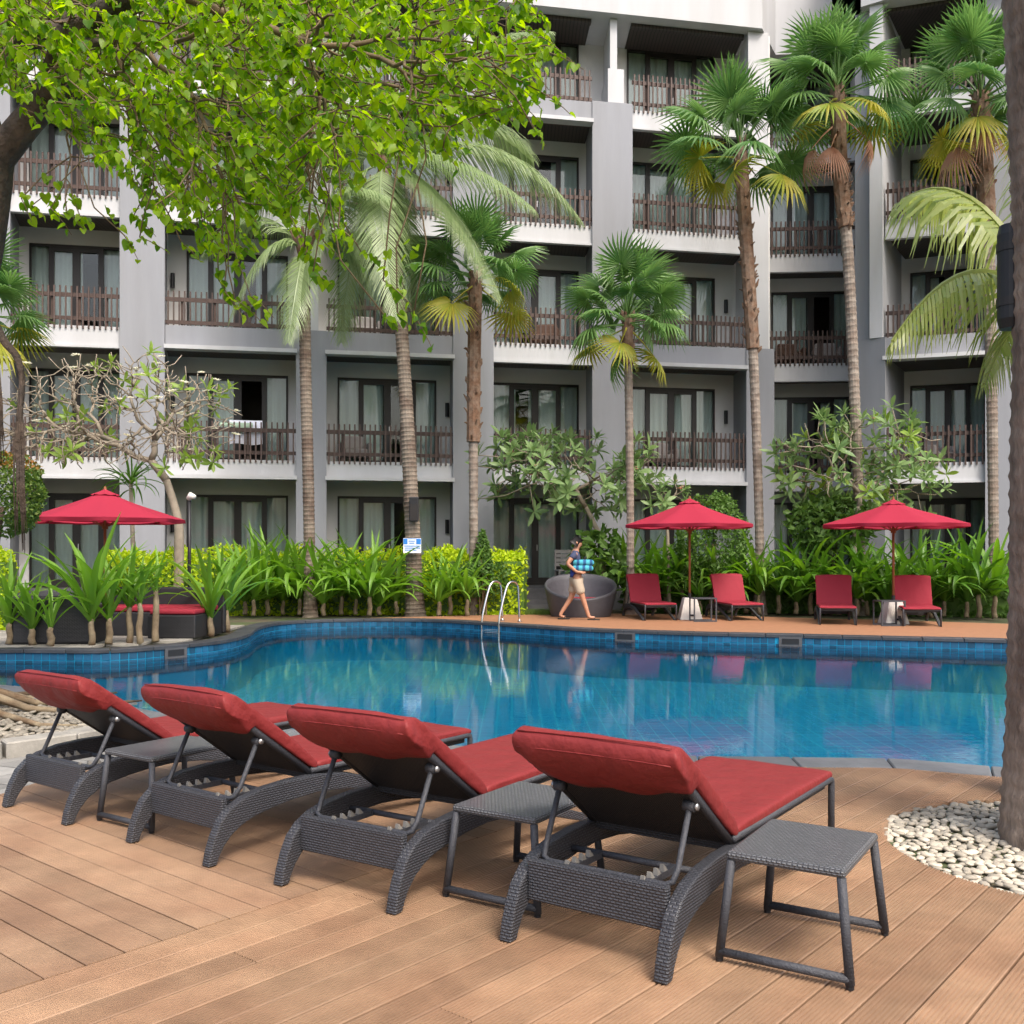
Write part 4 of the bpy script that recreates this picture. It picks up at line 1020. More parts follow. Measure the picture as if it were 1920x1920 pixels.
pm = skin_mesh("person", nodes, edges, m_skin, None); pm.location = man
pm.scale = (1.1, 1.1, 1.0)
tag(pm, "man in navy t-shirt and khaki shorts walking right with folded towels", "person")
skin_mesh("shirt", [((0.0, 0, .86), (.165, .14)), ((-.01, 0, 1.08), (.148, .118)), ((-.03, 0, 1.28), (.162, .13)), ((-.025, 0, 1.415), (.108, .085)), ((-.04, -.175, 1.395), .075), ((-.115, -.205, 1.27), .066), ((-.03, .175, 1.395), .075), ((-.075, .21, 1.26), .066)],
          [(0, 1), (1, 2), (2, 3), (2, 4), (4, 5), (2, 6), (6, 7)], m_shirt, pm)
skin_mesh("shorts", [((0.0, 0, .93), (.14, .125)), ((0, 0, .85), (.15, .13)), ((.02, -.095, .76), .105), ((.085, -.10, .52), .098), ((-.03, .09, .76), .105), ((-.075, .09, .53), .098)], [(0, 1), (1, 2), (2, 3), (1, 4), (4, 5)], m_short, pm, 1)
skin_mesh("hair", [((-.005, 0, 1.655), .094), ((.035, 0, 1.70), .078), ((-.055, 0, 1.59), .055)], [(0, 1), (0, 2)], m_hair, pm)
for (x, y, z) in ((.098, -.032, 1.622), (.098, .032, 1.622)):
    b = MB(); b.tube([(x - .006, y, z), (x + .004, y, z)], .009, 8); b.build("eye", m_hair, pm)
b = MB(); b.tube([(.098, -.022, 1.556), (.104, 0, 1.554), (.098, .022, 1.556)], .006, 6); b.build("mouth", M("lips", (0.30, 0.10, 0.08), 0.5), pm)
for y in (-.088, .088): b = MB(); b.tube([(.0, y, 1.585), (.005, y * 1.06, 1.61), (-.008, y * 1.04, 1.635)], [.012, .018, .01], 8); b.build("ear", m_skin, pm, smooth=True)
for (x, y, rz, z) in ((.30, -.105, 0, .0), (-.255, .095, 0, .006)):
    b = MB(); b.prism([(x - .10 + .0, y - .035), (x + .06, y - .045), (x + .13, y - .03), (x + .14, y + .01), (x + .10, y + .045), (x - .10, y + .035)], z, z + .022); o = b.build("sandal", m_sand, pm); bevel(o, .006)
    b = MB(); b.tube([(x + .02, y - .045, z + .02), (x + .05, y - .01, z + .07), (x + .03, y + .045, z + .02)], .009, 6); b.build("sandal_strap", m_sand, pm)
# towels he carries
m_tw, ntt, bst = base_mat("striped_towel")
_tc = N(ntt, "ShaderNodeTexCoord"); _w = N(ntt, "ShaderNodeTexWave"); _w.bands_direction = 'X'; _w.inputs['Scale'].default_value = 2.3; _w.inputs['Distortion'].default_value = 0.6; _w.inputs['Detail'].default_value = 3
_r = N(ntt, "ShaderNodeValToRGB"); _r.color_ramp.elements[0].color = (0.015, 0.08, 0.20, 1); _r.color_ramp.elements[1].color = (0.06, 0.36, 0.46, 1); _r.color_ramp.elements[0].position = .2; _r.color_ramp.elements[1].position = .6
ntt.links.new(_tc.outputs['Object'], _w.inputs[0]); ntt.links.new(_w.outputs[0], _r.inputs[0]); ntt.links.new(_r.outputs[0], bst.inputs['Base Color']); bst.inputs['Roughness'].default_value = .9
for i, lab in enumerate(("upper folded teal striped towel held in the man's arms", "lower folded teal striped towel held in the man's arms")):
    b = MB(); pf_ = [(-.09, 0), (-.105, .03), (-.10, .085), (-.08, .112), (.18, .118), (.30, .112), (.33, .07), (.33, .03), (.30, 0)]
    k = len(pf_); sec = []
    for yy, sh in ((-.2, .8), (-.185, 1), (.14, 1), (.155, .8)):
        for (x, z) in pf_: b.v.append((x, yy, .06 + (z - .06) * sh))
    for r_ in range(3):
        for j in range(k): b.f.append((r_ * k + j, r_ * k + (j + 1) % k, (r_ + 1) * k + (j + 1) % k, (r_ + 1) * k + j)); b.mi.append(0)
    b.f.append(tuple(range(k - 1, -1, -1))); b.f.append(tuple(range(3 * k, 4 * k))); b.mi += [0, 0]
    tag(b.build("folded_towel", m_tw, smooth=True, loc=man + Vector((.02 - .015 * i, -.02, 1.145 - .118 * i))), lab, "towel")
b = MB(); b.tube([(-.12, -.19, .90), (-.10, -.16, 1.0), (.0, -.14, 1.03), (.08, -.15, 1.0)], [.03, .06, .06, .03], 8)
tag(b.build("draped_towel", M("blue_towel", (0.012, 0.03, 0.17), 0.9, .2, 15), smooth=True, loc=man), "small royal blue cloth tucked under the walking man's arm", "towel")

# ------------------------------------------------------------------ planting: shared leaf meshes
def strap_leaf(L, wd, e0, bend, kink=0.0, mat=None, fold=.25, seg=7):
    b = MB(); p = Vector((0, 0, 0)); e = e0; vv = []
    for i in range(seg + 1):
        f = i / seg; ww = wd * (0.55 + 0.45 * math.sin(min(1, f * 2.2) * math.pi / 2)) * (1 - f ** 4) + .002
        up_ = Vector((-math.sin(e), 0, math.cos(e)))
        vv += [tuple(p + Vector((0, -ww / 2, 0)) + up_ * ww * fold), tuple(p), tuple(p + Vector((0, ww / 2, 0)) + up_ * ww * fold)]
        st = L / seg; e -= bend / seg * (0.5 + f * 1.4)
        if kink and f > .55: e -= kink / seg
        p = p + Vector((math.cos(e), 0, math.sin(e))) * st
    b.add(vv, [(3 * i + k, 3 * i + 3 + k, 3 * i + 4 + k, 3 * i + 1 + k) for i in range(seg) for k in (0, 1)])
    return b.mesh("leaf", mat, smooth=True)
lil = {}
for key, mt in (('a', m_lily), ('b', m_lilyd)):
    lil[key] = [strap_leaf(1.0, .072, R(e), R(bd), R(kk), mt) for e, bd, kk in ((84, 20, 0), (76, 30, 0), (70, 45, 0), (62, 50, 0), (55, 60, 0), (48, 70, 60), (40, 60, 0), (66, 80, 150), (30, 70, 40))]
def stem_mesh(h, r_):
    b = MB(); pth = [Vector((.012 * math.sin(i * 1.3), .012 * math.cos(i * 1.7), h * i / 5)) for i in range(6)]; b.tube(pth, [r_ * 1.25, r_ * 1.05, r_ * 1.1, r_, r_ * .95, r_ * .7], 8); return b.mesh("stem", m_stem, smooth=True)
stems = [stem_mesh(.35, .045), stem_mesh(.45, .05), stem_mesh(.28, .05)]
def lily(loc, size, key, label, group, nleaf=16, stem_h=1.0, spread=7.0):
    t = thing("spider_lily", label, "plant", loc, rnd(0, 6), group)
    sm_ = random.choice(stems); sh = stem_h * rnd(.8, 1.2)
    inst("stem", sm_, t, scale=(1, 1, sh)); hz_ = max(v.co.z for v in sm_.vertices) * sh - .02
    off = rnd(0, 6)
    for i in range(nleaf):
        f = i / nleaf; idx = min(8, int(f * spread + rnd(0, 1.99)))
        inst("leaf", lil[key][idx], t, loc=(rnd(-.02, .02), rnd(-.02, .02), hz_ - .06 * f), rot=(rnd(-.15, .15), rnd(-.12, .12), off + i * 2.4 + rnd(-.3, .3)), scale=(size * rnd(.75, 1.1),) * 2 + (size * rnd(.8, 1.1),))
    return t
# left group near the armchair
lg = [(18, 1208, 1.0, .9, "spider lily at the left frame edge beside the pool coping"), (60, 1209, .95, 1.0, "spider lily second from the left frame edge, before the wide armchair"), (95, 1211, .8, .9, "small spider lily just left of the armchair's middle"),
      (172, 1209, 1.5, 1.25, "tallest spider lily, upright leaves over the wide black armchair"), (205, 1207, 1.15, 1.3, "broad spider lily on two pale stems right of the armchair"), (243, 1205, .95, 1.5, "spider lily with curved bare stem before the left parasol base"),
      (262, 1206, .75, 1.5, "thin spider lily with leaning stem right of the parasol base"), (292, 1203, .7, 1.5, "small lone spider lily before the black sofa"), (395, 1192, 1.25, 1.0, "large spider lily on the pool bend, right of the sofa"), (425, 1185, 1.2, .9, "spider lily behind the pool bend, next to the large one")]
for (x, y, sz, sh, lab) in lg: lily(GX(x, y), sz * 1.12, 'a', lab, "spider lilies on the left bank", 17 if sz > .9 else 10, sh, 3.6)
row = []
k = 0
for i in range(17):
    x = 455 + i * 26 + rnd(-6, 6)
    if 755 < x < 800: continue
    row.append((x, 22.3 + rnd(-.35, .5)))
for i, (x, Y) in enumerate(row):
    lily(wingpt(x, Y), rnd(1.5, 1.95) if i < 11 else rnd(1.2, 1.5), 'a', "spider lily, %s from the left in the row behind the far pool edge" % ORD[i], "spider lilies behind the far pool edge", 22)
row2 = []
for i in range(25):
    x = 1168 + i * 29 + rnd(-7, 7); Y = 23.6 - max(0, (x - 1200)) / 680 * 2.2 + rnd(-.25, .5)
    row2.append((x, Y))
for i, (x, Y) in enumerate(row2):
    lily(wingpt(x, Y), rnd(1.5, 1.95), 'a' if i % 3 == 0 else 'b', "dark green spider lily, %s from the left in the bank behind the crimson loungers" % ORD[i], "spider lilies behind the crimson loungers", 22, 1.2)

def leaf_cloud(mb, pts, size, tilt=0.9, mat_i=0, asp=1.7, up=0.3):
    mb.cur = mat_i
    for p in pts:
        n_ = Vector((rnd(-1, 1), rnd(-1, 1), rnd(-1, 1) + up)).normalized(); a = n_.orthogonal().normalized(); a.rotate(Matrix.Rotation(rnd(0, 6.28), 3, n_)); b_ = n_.cross(a)
        s = size * rnd(.7, 1.25); L_2 = s * asp
        mb.add([p, p + a * L_2 * .45 + b_ * s * .5 + n_ * s * .12, p + a * L_2, p + a * L_2 * .45 - b_ * s * .5 + n_ * s * .12], [(0, 1, 2), (0, 2, 3)])
    mb.cur = 0
def hedge(label, path, h, wd, n_, mat, size, name="hedge", z0=0.0, jag=.12):
    t = thing(name, label, "hedge", Vector(path[0]))
    b = MB(); core = MB(); pts_ = []
    P_ = [Vector(q) for q in path]; seg = [(P_[i + 1] - P_[i]).length for i in range(len(P_) - 1)]; tot = sum(seg)
    for _ in range(n_):
        d = rnd(0, tot); i = 0
        while d > seg[i] and i < len(seg) - 1: d -= seg[i]; i += 1
        tt = (P_[i + 1] - P_[i]).normalized(); nn = Vector((-tt.y, tt.x, 0)); q = P_[i] + tt * d
        an = rnd(-0.2, math.pi + .2); hh = h * (1 + jag * noise.noise(q * 1.7))
        yy = math.cos(an); zz = max(0, math.sin(an)) ** .45
        if random.random() < .45: zz *= random.random()
        pts_.append(q + nn * yy * wd * .5 * rnd(.85, 1.08) + Vector((0, 0, z0 + hh * zz * rnd(.9, 1.06))))
    leaf_cloud(b, pts_, size); b.build("foliage", mat, t, world=True)
    for i in range(len(P_) - 1):
        m_ = MB(); tt = (P_[i + 1] - P_[i]).normalized(); nn = Vector((-tt.y, tt.x, 0)) * wd * .36; q = [P_[i] - nn, P_[i + 1] - nn, P_[i + 1] + nn, P_[i] + nn]
        m_.prism([(v.x, v.y) for v in q], z0 - .04, z0 + h * .86); m_.build("inner_twigs", m_shrub, t, world=True)
hedge("lime green clipped hedge behind the black sofa and the left parasol pole", [wingpt(195, 19.3), wingpt(375, 19.8)], 1.36, .8, 5200, m_lime, .06)
hedge("lime green hedge running behind the row of lilies, left of the coconut trunk", [wingpt(380, 23.3), wingpt(760, 23.6)], 1.42, .8, 6500, m_lime, .065)
hedge("lime green hedge right of the coconut trunk, ending at the steps", [wingpt(795, 23.4), wingpt(985, 23.1)], 1.40, .9, 5200, m_lime, .07)
hedge("lime green hedge at the left frame edge behind the lilies", [wingpt(-60, 18.2), wingpt(25, 18.4)], 1.42, .8, 1600, m_lime, .06)
hedge("dark leafy hedge behind the lilies right of the daybed", [wingpt(1170, 24.4), wingpt(1480, 24.0), wingpt(1900, 22.4)], 1.0, .8, 5500, m_shrub, .09)
# conical dark shrub in front of the right lime hedge
def blob_shrub(name, label, cat, c, rx, ry, rz_, n_, mat, size, trunk=None, cone=0, mats=None, holes=.0):
    t = thing(name, label, cat, Vector((c.x, c.y, -.03)) if trunk is None else trunk[0])
    b = MB(); pts_ = []
    while len(pts_) < n_:
        d = Vector((rnd(-1, 1), rnd(-1, 1), rnd(-1, 1)))
        if d.length > 1 or d.length < .05: continue
        rr = d.length ** .35; d = d.normalized() * rr
        if noise.noise(d * 2.3 + c) < -.25 + holes: continue
        if cone: s = 1 - (d.z * .5 + .5) * cone; d.x *= s; d.y *= s
        k = 1 + .18 * noise.noise(d * 2 + c)
        pts_.append(c + Vector((d.x * rx * k, d.y * ry * k, d.z * rz_ * k)))
    if mats:
        for mi, mt in enumerate(mats): leaf_cloud(b, [p for i, p in enumerate(pts_) if (0 if (p.z < c.z + rz_ * .55 or i % 2) else 1) == mi], size, mat_i=mi)
        b.build("crown", mats, t, world=True)
    else: leaf_cloud(b, pts_, size); b.build("crown", mat, t, world=True)
    if trunk:
        b = MB(); b.tube(trunk, [.07, .05, .03][:len(trunk)] if len(trunk) <= 3 else .04, 8); b.build("trunk", m_bark, t, world=True, smooth=True)
    else:
        b = MB()
        for _ in range(5): b.tube([(c.x + rnd(-.12, .12), c.y + rnd(-.12, .12), -.04), (c.x + rnd(-.2, .2) * rx, c.y + rnd(-.2, .2), c.z)], [.02, .01], 5)
        b.build("stems", m_twig, t, world=True)
blob_shrub("conical_shrub", "pointed dark green shrub standing before the lime hedge, left of the ladder", "shrub", P(905, 1050, 22.7), .33, .33, .70, 1500, m_shrub, .05, cone=.75)
blob_shrub("round_shrub", "low rounded green shrub at the foot of the pointed shrub", "shrub", P(905, 1085, 22.6), .62, .4, .42, 1300, m_shrub, .055)
blob_shrub("leafy_shrub", "tall small-leaved shrub behind the middle parasol's pole", "shrub", P(1335, 1020, 23.4), .85, .6, 1.25, 4200, m_shrub, .06, holes=.06)
blob_shrub("broadleaf_shrub", "broad-leaved dark shrub under the leafy plumeria behind the daybed", "shrub", P(1125, 1055, 23.6), .7, .5, .75, 420, m_shrub, .17)
blob_shrub("broadleaf_shrub", "mixed green shrub below the right plumeria", "shrub", P(1560, 985, 23.2), 1.0, .6, .7, 1500, m_shrub, .11)
b0 = wingpt(-25, 13.2)
blob_shrub("clipped_tree", "clipped round tree with reddish tips at the left frame edge", "tree", P(8, 925, 13.2), .50, .5, .56, 5200, None, .035, trunk=[b0, b0 + Vector((.05, 0, 1.0)), P(5, 950, 13.2)], mats=[m_redtip, m_redtip2])
# grass strip by the steps
b = MB()
for _ in range(2600):
    q = wingpt(rnd(965, 1035), rnd(22.6, 23.3)); h = rnd(.05, .13); a = rnd(0, 6); b.add([(q.x, q.y, -.055), (q.x + .015 * math.cos(a), q.y + .015 * math.sin(a), -.055), (q.x + rnd(-.04, .04), q.y + rnd(-.04, .04), h)], [(0, 1, 2)])
tag(b.build("grass", m_grass), "short rough grass at the foot of the terrace steps", "grass", kind="stuff")

# ------------------------------------------------------------------ palms
def fan_mesh(mat, droop=.35, seg=26, arc=265, rad=.80, pet=1.08):
    b = MB()
    b.tube([(0, 0, 0), (pet * .5, 0, .03), (pet, 0, 0)], [.03, .018, .012], 5)
    c = Vector((pet, 0, 0)); A0 = -R(arc) / 2; da = R(arc) / seg
    def pt(an, r_, lift):
        x = math.cos(an) * r_; y = math.sin(an) * r_
        return c + Vector((x, y, lift - droop * r_ * r_ * (1.0 + .4 * abs(math.sin(an)))))
    for i in range(seg):
        a = A0 + da * (i + .5); rr = rad * (.86 + .14 * math.cos(a * .7)) * rnd(.93, 1.05); r0, r1 = .05, rr * rnd(.33, .42)
        tip = pt(a + rnd(-.03, .03), rr, -.10 * rnd(.4, 1.6)); m1 = pt(a, r1 + .28 * (rr - r1), .0)
        b.add([pt(a - da / 2, r0, 0), pt(a, r0, .01), pt(a + da / 2, r0, 0), pt(a - da / 2, r1, -.012), pt(a, r1, .016), pt(a + da / 2, r1, -.012), pt(a - da * .30, r1 + .45 * (rr - r1), -.02), pt(a, r1 + .45 * (rr - r1), 0.0), pt(a + da * .30, r1 + .45 * (rr - r1), -.02), tip],
              [(0, 3, 4, 1), (1, 4, 5, 2), (3, 6, 7, 4), (4, 7, 8, 5), (6, 9, 7), (7, 9, 8)])
    return b.mesh("frond", mat, smooth=False)
fanG = [fan_mesh(m_fan, d) for d in (.15, .35, .6)]
fanY = [fan_mesh(m_fany, d, 24) for d in (.35, .6)]
fanD = [fan_mesh(m_fand, 1.05, 17, 120, .72, 1.05)]
def palm_trunk(path, rad, ringstep=.12, n_=12, amp=.06):
    pts_ = catmull(path, 10, False); S2 = [0]
    for i in range(len(pts_) - 1): S2.append(S2[-1] + (pts_[i + 1] - pts_[i]).length)
    tot = S2[-1]; m_ = int(tot / (ringstep / 3)); out = []; rr = []
    j = 0
    for i in range(m_ + 1):
        d = tot * i / m_
        while j < len(S2) - 2 and S2[j + 1] < d: j += 1
        t_ = (d - S2[j]) / max(S2[j + 1] - S2[j], 1e-6); out.append(pts_[j].lerp(pts_[j + 1], t_))
        f = d / tot; r_ = rad[0] * (1 - f) ** 1 + rad[1] * f + rad[2] * math.exp(-d / .45)
        rr.append(r_ * (1 + amp * (1 if i % 3 == 0 else (-.5)) + amp * .6 * noise.noise(Vector((d * 4, rad[0] * 50, 0)))))
    b = MB(); b.tube(out, rr, n_); return b
def fan_palm(label, tr, Y, size, rads, nfr, nyel, ndead, fib_from=.6, skirt=0):
    path = [P(x, y, Y) for x, y in tr]; base = wingpt(tr[0][0], Y); path = [Vector((base.x, base.y, -.05))] + path
    t = thing("fan_palm", label, "palm", base, 0, "fan palms before the hotel")
    palm_trunk(path, rads, .14, 12, .05).build("trunk", m_fanbark, t, smooth=False, world=True)
    top = path[-1]; full = catmull(path, 10, False)
    # boot of old leaf bases
    k0 = int(len(full) * fib_from); b = MB(); n_ = 0
    for i in range(k0, len(full)):
        for k in range(5):
            an = rnd(0, 6.28); d = Vector((math.cos(an), math.sin(an), 0)); q = full[i] + d * rads[1] * .7 + Vector((0, 0, rnd(-.1, .1)))
            b.tube([q, q + d * rnd(.05, .10) + Vector((0, 0, .10)), q + d * rnd(.08, .17) + Vector((0, 0, rnd(.10, .24)))], [.045, .035, .012], 4)
    b.tube(full[k0:], [rads[1] * 1.25] * len(full[k0:]), 10); b.build("leaf_bases", m_fibre, t, world=True)
    tot = nfr + nyel
    for i in range(tot):
        f = i / tot; el = R(84 - 118 * f + rnd(-14, 14)); az = i * 2.39996 + rnd(-.25, .25)
        if i >= nfr: ms = random.choice(fanY)
        else: ms = fanG[0 if f < .4 else (1 if f < .75 else 2)]
        s = size * rnd(.88, 1.1)
        o = inst("frond", ms, t, loc=top - base + Vector((0, 0, .05 - .35 * f)), rot=(rnd(-.9, .9), -el, az), scale=(s * rnd(.85, 1.15), s, s))
    for i in range(ndead):
        az = R((205, 250, 338, 180)[i % 4] + rnd(-8, 8)); o = inst("dead_frond", fanD[0], t, loc=top - base + Vector((0, 0, -.55 - .5 * rnd(0, 1))), rot=(rnd(-.3, .3), R(rnd(22, 48)), az), scale=size * rnd(.8, 1))
    return t
fan_palm("leftmost of the three tall fan palms at right, brown shaggy upper trunk", [(1424, 1000), (1414, 700), (1402, 500), (1388, 275)], 23.4, 1.08, (.10, .125, .10), 25, 4, 0, .55)
fan_palm("tall fan palm in the middle of three at right with brown hanging fronds", [(1612, 1000), (1603, 760), (1590, 480), (1576, 330), (1570, 165)], 23.2, 1.10, (.11, .14, .10), 28, 4, 3, .66)
fan_palm("tall fan palm at upper right beside the near trunk, yellowing lower fronds", [(1863, 1000), (1858, 650), (1850, 380), (1838, 175)], 22.8, 1.10, (.10, .15, .10), 27, 4, 2, .70)
fan_palm("short bushy fan palm in the centre, full green crown at second-floor height", [(1182, 1010), (1180, 800), (1176, 590)], 22.8, .92, (.08, .10, .10), 28, 3, 0, .82)
fan_palm("fan palm whose crown hides behind the drooping coconut fronds", [(888, 1005), (888, 750), (892, 510)], 22.9, .88, (.09, .13, .10), 26, 4, 0, .55)
fan_palm("fan palm at the left frame edge, only its right fronds in view", [(-55, 1000), (-50, 800), (-45, 575)], 19.0, .8, (.09, .13, .10), 24, 4, 0, .7)
def coco_frond(p0, p1, p2, ll, n_=64, mat=None, droop=.55, wd=.036, seed=0):
    ra = bez(p0, p1, p2, n_); b = MB(); b.tube(ra[::4] + ([ra[-1]] if (n_ % 4) else []), [max(.006, .035 * (1 - i / (n_ / 4 + 1))) for i in range(len(ra[::4]) + (1 if n_ % 4 else 0))], 5)
    for i in range(int(n_ * .10), n_ + 1):
        f = i / n_; t_ = (ra[min(i + 1, n_)] - ra[max(i - 1, 0)]).normalized(); sd_ = t_.cross(Vector((0, 0, 1)))
        sd_ = sd_.normalized() if sd_.length > .1 else Vector((1, 0, 0))
        wd_ = wd; L_2 = ll * (math.sin(math.pi * min(1, .18 + f * .80)) ** .6) * rnd(.85, 1.08)
        for s in (-1, 1):
            d = (sd_ * s * .75 + t_ * (.45 + .5 * f) + Vector((0, 0, .12))).normalized(); q = ra[i]; vv = [q - t_ * wd * .35, q + t_ * wd * .35]
            g = droop * rnd(.75, 1.25); cur = q; nw = wd
            for k in range(1, 4):
                d = (d + Vector((0, 0, -g * .55 * (.6 + .4 * k)))).normalized(); cur = cur + d * L_2 / 3; nw = wd * (1, .95, .6, .06)[k]
                vv += [cur - t_ * nw * .5, cur + t_ * nw * .5]
            b.add(vv, [(0, 1, 3, 2), (2, 3, 5, 4), (4, 5, 7, 6)])
    return b.mesh("frond", mat or m_coco)
def coco_palm(label, tr, Y, rads, fronds, mat=None, ll=.85, nn=64):
    path = [P(x, y, Y) for x, y in tr]; base = Vector((path[0].x, path[0].y, 0))
    t = thing("coconut_palm", label, "palm", base, 0, "coconut palms round the pool")
    b = palm_trunk([Vector((path[0].x, path[0].y, -.05))] + path[1:], rads, .10, 14, .045); b.build("trunk", m_cocobark, t, world=True)
    c = path[-1]
    for (mx, my, ex, ey, dY) in fronds:
        p1 = P(mx, my, Y + dY * .55); p2 = P(ex, ey, Y + dY)
        inst("frond", coco_frond(c, p1, p2, ll, nn, mat), t, world=True)
    b = MB()
    for k in range(10):
        an = k * 2.4; d = Vector((math.cos(an), math.sin(an), 0)); b.tube([c - Vector((0, 0, .25)), c + d * .12 + Vector((0, 0, .1)), c + d * .3 + Vector((0, 0, .45))], [.10, .07, .03], 6)
    b.build("crown_shaft", m_fibre, t, world=True)
    return t, path
cp, cpath = coco_palm("tall leaning coconut palm with a small sign on its trunk behind the far pool edge", [(779, 1152), (772, 960), (755, 650), (732, 380), (718, 305)], 22.6, (.185, .125, .07),
    [(930, 200, 1090, 415, .6), (850, 330, 938, 560, -1.4), (780, 420, 795, 600, 1.0), (560, 230, 450, 430, .5), (600, 340, 545, 620, -1.0), (650, 450, 640, 640, 1.2), (600, 150, 470, 190, -1.2), (690, 80, 600, -20, 1.0), (830, 60, 1030, 60, 0.0), (900, 160, 1000, 300, 1.6), (540, 200, 400, 330, 1.5), (700, 380, 745, 600, -2.0), (840, 250, 1000, 390, -1.8)], ll=1.30, nn=130)
coco_palm("coconut palm half hidden by the big tree, slim pale trunk left of the leaning palm", [(582, 1150), (578, 900), (573, 700), (570, 470)], 22.4, (.125, .13, .06),
    [(500, 400, 430, 600, -.8), (640, 380, 700, 560, .5), (480, 340, 380, 480, .6), (560, 300, 500, 260, 1.0), (640, 300, 740, 380, -1.0), (560, 500, 540, 640, -1.2), (660, 330, 640, 200, .5)], ll=.95, nn=80)
# young palm whose fronds arch in from the right, behind the near trunk
pb_ = Vector((3.0, 5.55, 0)); t = thing("coconut_palm", "young coconut palm behind the near trunk, two pale fronds arching in from the right", "palm", pb_, 0, "coconut palms round the pool")
palm_trunk([pb_ + Vector((0, 0, -.05)), pb_ + Vector((.05, .05, 1.2)), pb_ + Vector((.10, .1, 2.6))], (.12, .09, .06), .10, 12).build("trunk", m_cocobark, t, world=True)
c = pb_ + Vector((.10, .1, 2.6))
for (m1, e1, ll_, mt) in ((P(1850, 270, 5.6), P(1690, 375, 6.3), .50, m_cocor), (P(1840, 380, 5.2), P(1672, 640, 5.0), .46, m_cocor), (P(2050, 150, 5.6), P(2300, 400, 5.8), .5, m_cocor), (P(1960, 100, 6.5), P(1985, 150, 7.6), .5, m_cocor), (P(2000, 100, 4.8), P(2150, 300, 4.4), .5, m_cocor), (P(1930, 500, 5.3), P(1845, 720, 5.1), .40, m_cocor)):
    inst("frond", coco_frond(c, m1, e1, ll_ * 1.15, 50, mt, 1.15, .030), t, world=True)
# the near palm trunk at the right frame edge
npth = [GX(2003, 1578), P(2010, 1250, 4.72), P(2015, 900, 4.64), P(2020, 500, 4.6), P(2008, 100, 4.55), P(1985, -400, 4.5), P(1978, -1100, 4.45)]
npth[0].z = -.05
t = thing("palm_tree", "thick ringed palm trunk cut off by the right frame edge, rising from the pebbles", "palm", Vector((npth[0].x, npth[0].y, 0)))
palm_trunk(npth, (.275, .265, .03), .085, 36, .02).build("trunk", m_nearpalm, t, world=True, smooth=True)
top = npth[-1]
for i in range(12):
    an = i * 2.4; d = Vector((math.cos(an), math.sin(an), 0)); inst("frond", coco_frond(top, top + d * 1.2 + Vector((0, 0, 1.2)), top + d * 3.2 + Vector((0, 0, rnd(-.6, .8))), .7, 36, m_coco, .7), t, world=True)
# loudspeaker strapped to the near trunk
sp = P(1896, 520, 4.72); t = thing("loudspeaker", "black cylindrical outdoor speaker strapped to the left side of the near palm trunk", "loudspeaker", sp)
b = MB(); b.tube([(-.0, 0, -.245), (0, 0, -.20), (0, 0, .20), (0, 0, .245)], [.052, .062, .062, .052], 20); b.build("body", m_sconce, t, smooth=False)
for z in (-.12, .14): b = MB(); b.tube([(0, 0, z - .02), (0, 0, z + .02)], .066, 20); b.build("strap", m_frame, t)
b = MB(); b.box(.03, .14, -.02, .02, -.05, .05); b.build("bracket", m_sconce, t)
# sign and speaker on the coconut trunk
sg = P(773, 1023, 22.28); t = thing("pool_sign", "small white and blue notice board fixed to the leaning coconut trunk", "sign", sg)
b = MB(); b.box(-.20, .20, -.012, .012, -.165, .165); b.build("board", M("sign_white", (0.74, 0.76, 0.80), 0.5, 0.03), t)
m_blue = M("sign_blue", (0.03, 0.19, 0.55), 0.5, 0.05)
for x0, x1 in ((-.195, -.105), (.09, .195)): b = MB(); b.box(x0, x1, -.017, -.0125, .03, .155); b.build("blue_panel", m_blue, t)
b = MB(); b.box(-.10, .085, -.016, -.0125, .145, .158); b.build("blue_panel", m_blue, t)
for k, (x0, x1) in enumerate(((-.085, .06), (-.07, .05), (-.18, .17), (-.16, .18), (-.17, .10))):
    b = MB(); zc = (.10, .055, -.01, -.055, -.10)[k]; b.box(x0, x1, -.016, -.0125, zc - .010, zc + .010); b.build("text_line", m_blue, t)
s2 = P(776, 955, 22.32); t = thing("trunk_speaker", "dark flat speaker box on the leaning coconut trunk above the sign", "loudspeaker", s2)
b = MB(); b.box(-.10, .11, -.07, .06, -.28, .28); o = b.build("body", m_sconce, t); bevel(o, .02)
b = MB(); b.box(-.08, .09, -.078, -.071, -.25, .12); b.build("grille", m_frame, t)
# dracaena behind the left parasol
dc = wingpt(245, 20.6); t = thing("dracaena", "drooping dark-leaved dracaena behind the left parasol", "plant", dc)
b = MB(); b.tube([(0, 0, -.03), (.05, 0, 1.5), (0, 0, 2.9)], [.06, .05, .04], 8); b.build("trunk", m_plum, t, smooth=True)
for i in range(34): inst("leaf", random.choice(lil['b']), t, loc=(0, 0, 2.9 - .2 * random.random()), rot=(rnd(-.2, .2), rnd(-.2, .9), i * 2.4), scale=(.9, .7, .9))

